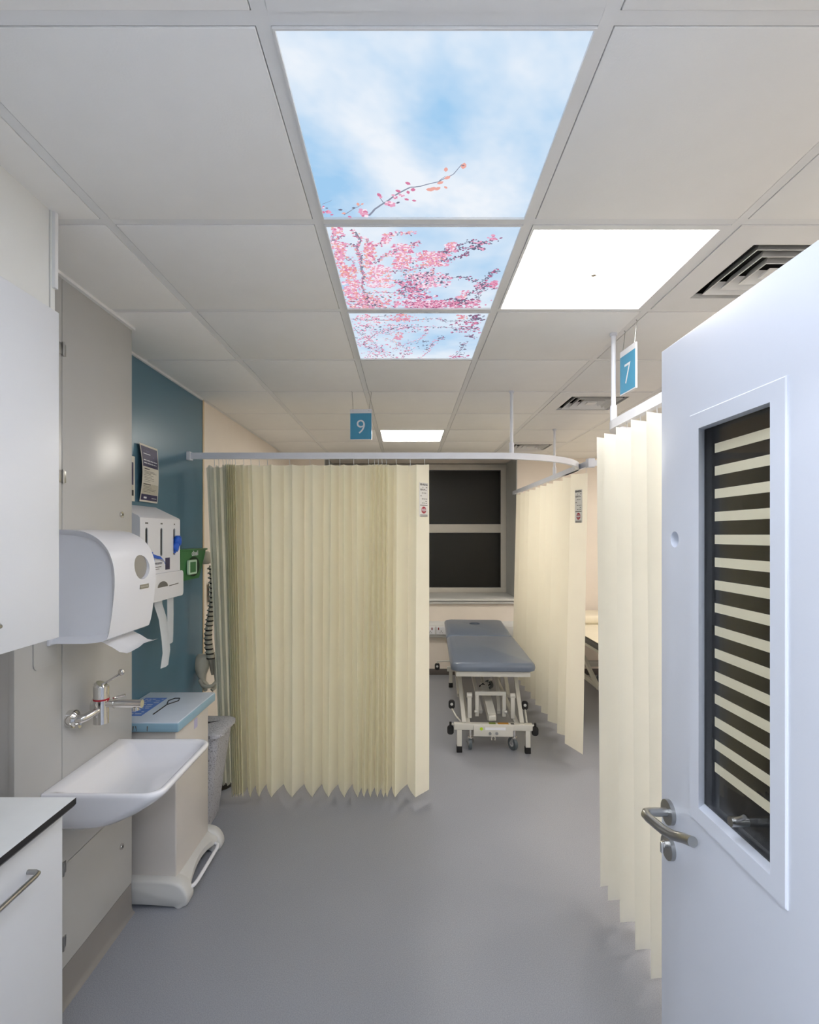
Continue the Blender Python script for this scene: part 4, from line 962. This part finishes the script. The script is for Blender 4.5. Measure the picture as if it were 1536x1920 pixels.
# ------------------------------------------------------------------ clinical bin
r = thing('pedal_bin', 'cream and blue-lidded clinical pedal bin beyond the washbasin', 'bin', (-1.17, 2.56, 0))
xs = -1.016
obj('body', MB().box(XL + .03, xs, 2.36, 2.745, .085, .765, .006), 'bodyw', r)
ld = obj('lid', MB().box(XL + .012, -.995, 2.335, 2.79, .757, .797, .006), 'lidb', r)
obj('lid_top', MB().box(XL + .014, -.998, 2.338, 2.787, .793, .8005, .003), 'lidw', ld)
lb = obj('lid_label', MB().quad((-1.31, 2.42, .801), (-1.20, 2.42, .801), (-1.20, 2.69, .801), (-1.31, 2.69, .801)), 'labelb', ld, angle=0)
g = MB(); rr = random.Random(8)
for k in range(9):
    y = 2.445 + k * .027; x = -1.30
    while x < -1.215:
        l = rr.uniform(.01, .03)
        if rr.random() < .75: g.quad((x, y, .8015), (min(x + l, -1.208), y, .8015), (min(x + l, -1.208), y + .008, .8015), (x, y + .008, .8015))
        x += l + .006
obj('label_print', g, 'wht', lb, angle=0, kind='stuff')
obj('drawn_mark', MB().tube([(-1.155, 2.44, .8015), (-1.155, 2.58, .8015)], .0028, 6).tube([(-1.155, 2.58, .8015), (-1.175, 2.64, .8015), (-1.16, 2.68, .8015), (-1.135, 2.68, .8015), (-1.125, 2.64, .8015), (-1.155, 2.58, .8015)], .0028, 6), 'black', ld)
g = MB(); rr = random.Random(3)
for k in range(7):
    x = rr.uniform(-1.30, -1.1); g.quad((x, 2.3342, .76 + rr.uniform(0, .01)), (x + .003, 2.3342, .762), (x + .003 + rr.uniform(-.01, .01), 2.3342, .785), (x, 2.3342, .785))
obj('scratch', g, 'ink', ld, angle=0, kind='stuff')
obj('side_label', MB().box(xs, xs + .0008, 2.56, 2.60, .69, .735), M['palelav'] if 'palelav' in M else 'plas2', r, angle=0)
def foot(y0, y1):
    pf = smooth_poly([(XL + .03, .012), (-1.12, .012), (-1.0, 0.0), (-.958, .0), (-.945, .03), (-.955, .07), (-.985, .105), (-1.05, .118), (XL + .03, .122)], 2)
    rings = []
    for y, e in ((y0, .010), (y0 + .004, .004), (y0 + .012, 0), (y1 - .012, 0), (y1 - .004, .004), (y1, .010)):
        rings.append([(x - (e if x > -1.2 else 0), y, max(0, z) + (e if z < .05 else -e) * (1 if z > .0 else .0)) for x, z in pf])
    return MB().loft(rings)
obj('foot', foot(2.318, 2.395), 'plas2', r, angle=60); obj('foot', foot(2.735, 2.80), 'plas2', r, angle=60)
sk = []
for k in range(13):
    t = k / 12; y = 2.385 + .36 * t; e = .045 * math.sin(math.pi * t)
    sk.append([(-1.05, y, .06), (-.985 + .02 * (1 - math.sin(math.pi * t)), y, .045 + e * .6), (-.985 + .02 * (1 - math.sin(math.pi * t)), y, .072 + e * .6), (-1.014, y, .105), (-1.05, y, .11)])
obj('skirt', MB().loft(sk), 'plas2', r, angle=60)
obj('pedal', MB().tube([(-1.0, 2.35, .055), (-.965, 2.368, .055), (-.948, 2.39, .058), (-.943, 2.42, .06), (-.943, 2.66, .06), (-.948, 2.695, .058), (-.965, 2.712, .055), (-1.0, 2.72, .055)], .0085, 12), 'plas', r)

# grey rattan bin
r = thing('laundry_bin', 'grey rattan-textured plastic bin wedged between pedal bin and curtain', 'bin', (-1.18, 3.05, 0))
rings = []
for z, x1, y0, y1 in ((0, -1.095, 2.93, 3.12), (.02, -1.085, 2.92, 3.13), (.25, -1.055, 2.90, 3.14), (.50, -1.018, 2.87, 3.145), (.535, -1.012, 2.865, 3.15)):
    rings.append([(x, y, z) for x, y in rrect(XL + .03, x1, y0, y1, .05)])
obj('body', MB().loft(rings), 'rattan', r)
rings = [[(x, y, z) for x, y in rrect(XL + .015 + e, -.995 - e, 2.85 + e, 3.158 - e, .05)] for z, e in ((.530, 0), (.548, 0), (.556, .01), (.562, .06), (.566, .12))]
obj('lid', MB().loft(rings), 'rattan', r)

# ------------------------------------------------------------------ open door on the right
XF = .586
def door():
    leaf = MB().box(XF, XF + .044, .305, 1.228, .008, 2.04, .0015)
    d = struct('door_1', leaf, 'door')
    vy0, vy1, vz0, vz1 = .80, 1.066, 1.072, 1.842           # cut for vision panel
    # long side of the panel continues: build opening D .846..1.052
    cut(d, MB().box(XF - .01, XF + .06, .838, 1.095, 1.060, 1.850))
    cut(d, MB().cyl((XF - .02, 1.168, 1.610), (XF + .030, 1.168, 1.610), .0175, n=32))
    fr = MB(); xa, xb = XF - .004, XF + .001
    oy0, oy1, oz0, oz1 = .820, 1.100, 1.044, 1.865; iy0, iy1, iz0, iz1 = .856, 1.065, 1.076, 1.8325
    def R_(y0, y1, z0, z1, x): return [(x, y0, z0), (x, y1, z0), (x, y1, z1), (x, y0, z1)]
    fr.loft([R_(oy0, oy1, oz0, oz1, xb), R_(oy0, oy1, oz0, oz1, xa + .002), R_(oy0 + .002, oy1 - .002, oz0 + .002, oz1 - .002, xa), R_(iy0, iy1, iz0, iz1, xa), R_(iy0 - .002, iy1 + .020, iz0 - .001, iz1 + .001, XF + .019)], False)
    obj('vision_frame', fr, 'door', d, angle=30)
    bk = XF + .024
    obj('blackout_film', MB().box(bk, bk + .004, .838, 1.094, 1.061, 1.849), 'dglass', d, angle=0)
    obj('edge_gasket', MB().box(XF + .0195, bk, 1.060, 1.094, 1.061, 1.849).box(XF + .0195, bk, .838, .846, 1.061, 1.849).box(XF + .0195, bk, .846, 1.06, 1.061, 1.078).box(XF + .0195, bk, .846, 1.06, 1.833, 1.849), 'dglass', d, angle=0)
    for k in range(15):
        z = 1.800 - k * .0449
        obj('blind_stripe', MB().box(bk - .001, bk, .853, 1.056, z - .0183, z), 'cream_s', d, angle=0)
    obj('door_pane', MB().box(XF + .0168, XF + .0188, .850, 1.088, 1.070, 1.840), 'pane', d, angle=0)
    kn = (XF + .016, .945, 1.618 - .497)
    kz = 1.62 - 532 / F * .955; ky = .945
    kb = obj('blind_knob', MB().cyl((XF + .0165, ky, kz), (XF - .014, ky, kz), .0085, n=20), 'steel', d)
    obj('knob_lever', MB().tube([(XF - .006, ky, kz + .002), (XF - .009, ky - .022, kz + .017), (XF - .010, ky - .034, kz + .026)], .004, 10), 'steel', d)
    obj('round_recess', MB().cyl((XF + .02, 1.168, 1.610), (XF + .028, 1.168, 1.610), .0174, n=32).cyl((XF - .0015, 1.168, 1.61), (XF - .0005, 1.168, 1.61), .0001, n=8), 'white', d)
    # handle
    hy, hz = 1.187, 1.005
    ro = obj('handle_rose', MB().cyl((XF, hy, hz), (XF - .009, hy, hz), .0265, n=32), 'steel', d)
    obj('lever_handle', MB().tube([(XF - .008, hy, hz), (XF - .045, hy, hz), (XF - .054, hy - .002, hz), (XF - .059, hy - .010, hz + .0), (XF - .058, hy - .025, hz - .001), (XF - .048, hy - .07, hz - .002), (XF - .040, hy - .092, hz), (XF - .034, hy - .105, hz + .004), (XF - .031, hy - .118, hz + .009), (XF - .0305, hy - .15, hz + .020)], [.0095, .0095, .0098, .01, .01, .01, .01, .01, .01, .01], 20), 'steel', ro)
    r2 = obj('lock_rose', MB().cyl((XF, hy, .927), (XF - .009, hy, .927), .0265, n=32), 'steel', d)
    obj('thumb_turn', MB().cyl((XF - .009, hy, .935), (XF - .016, hy, .935), .008, n=16).box(XF - .022, XF - .014, hy - .0035, hy + .0035, .915, .94, .002), 'chrome', r2)
    for z in (.25, 1.0, 1.8): obj('door_hinge', MB().cyl((XF - .004, .302, z - .05), (XF - .004, .302, z + .05), .006, n=12), 'steel', d)
door()
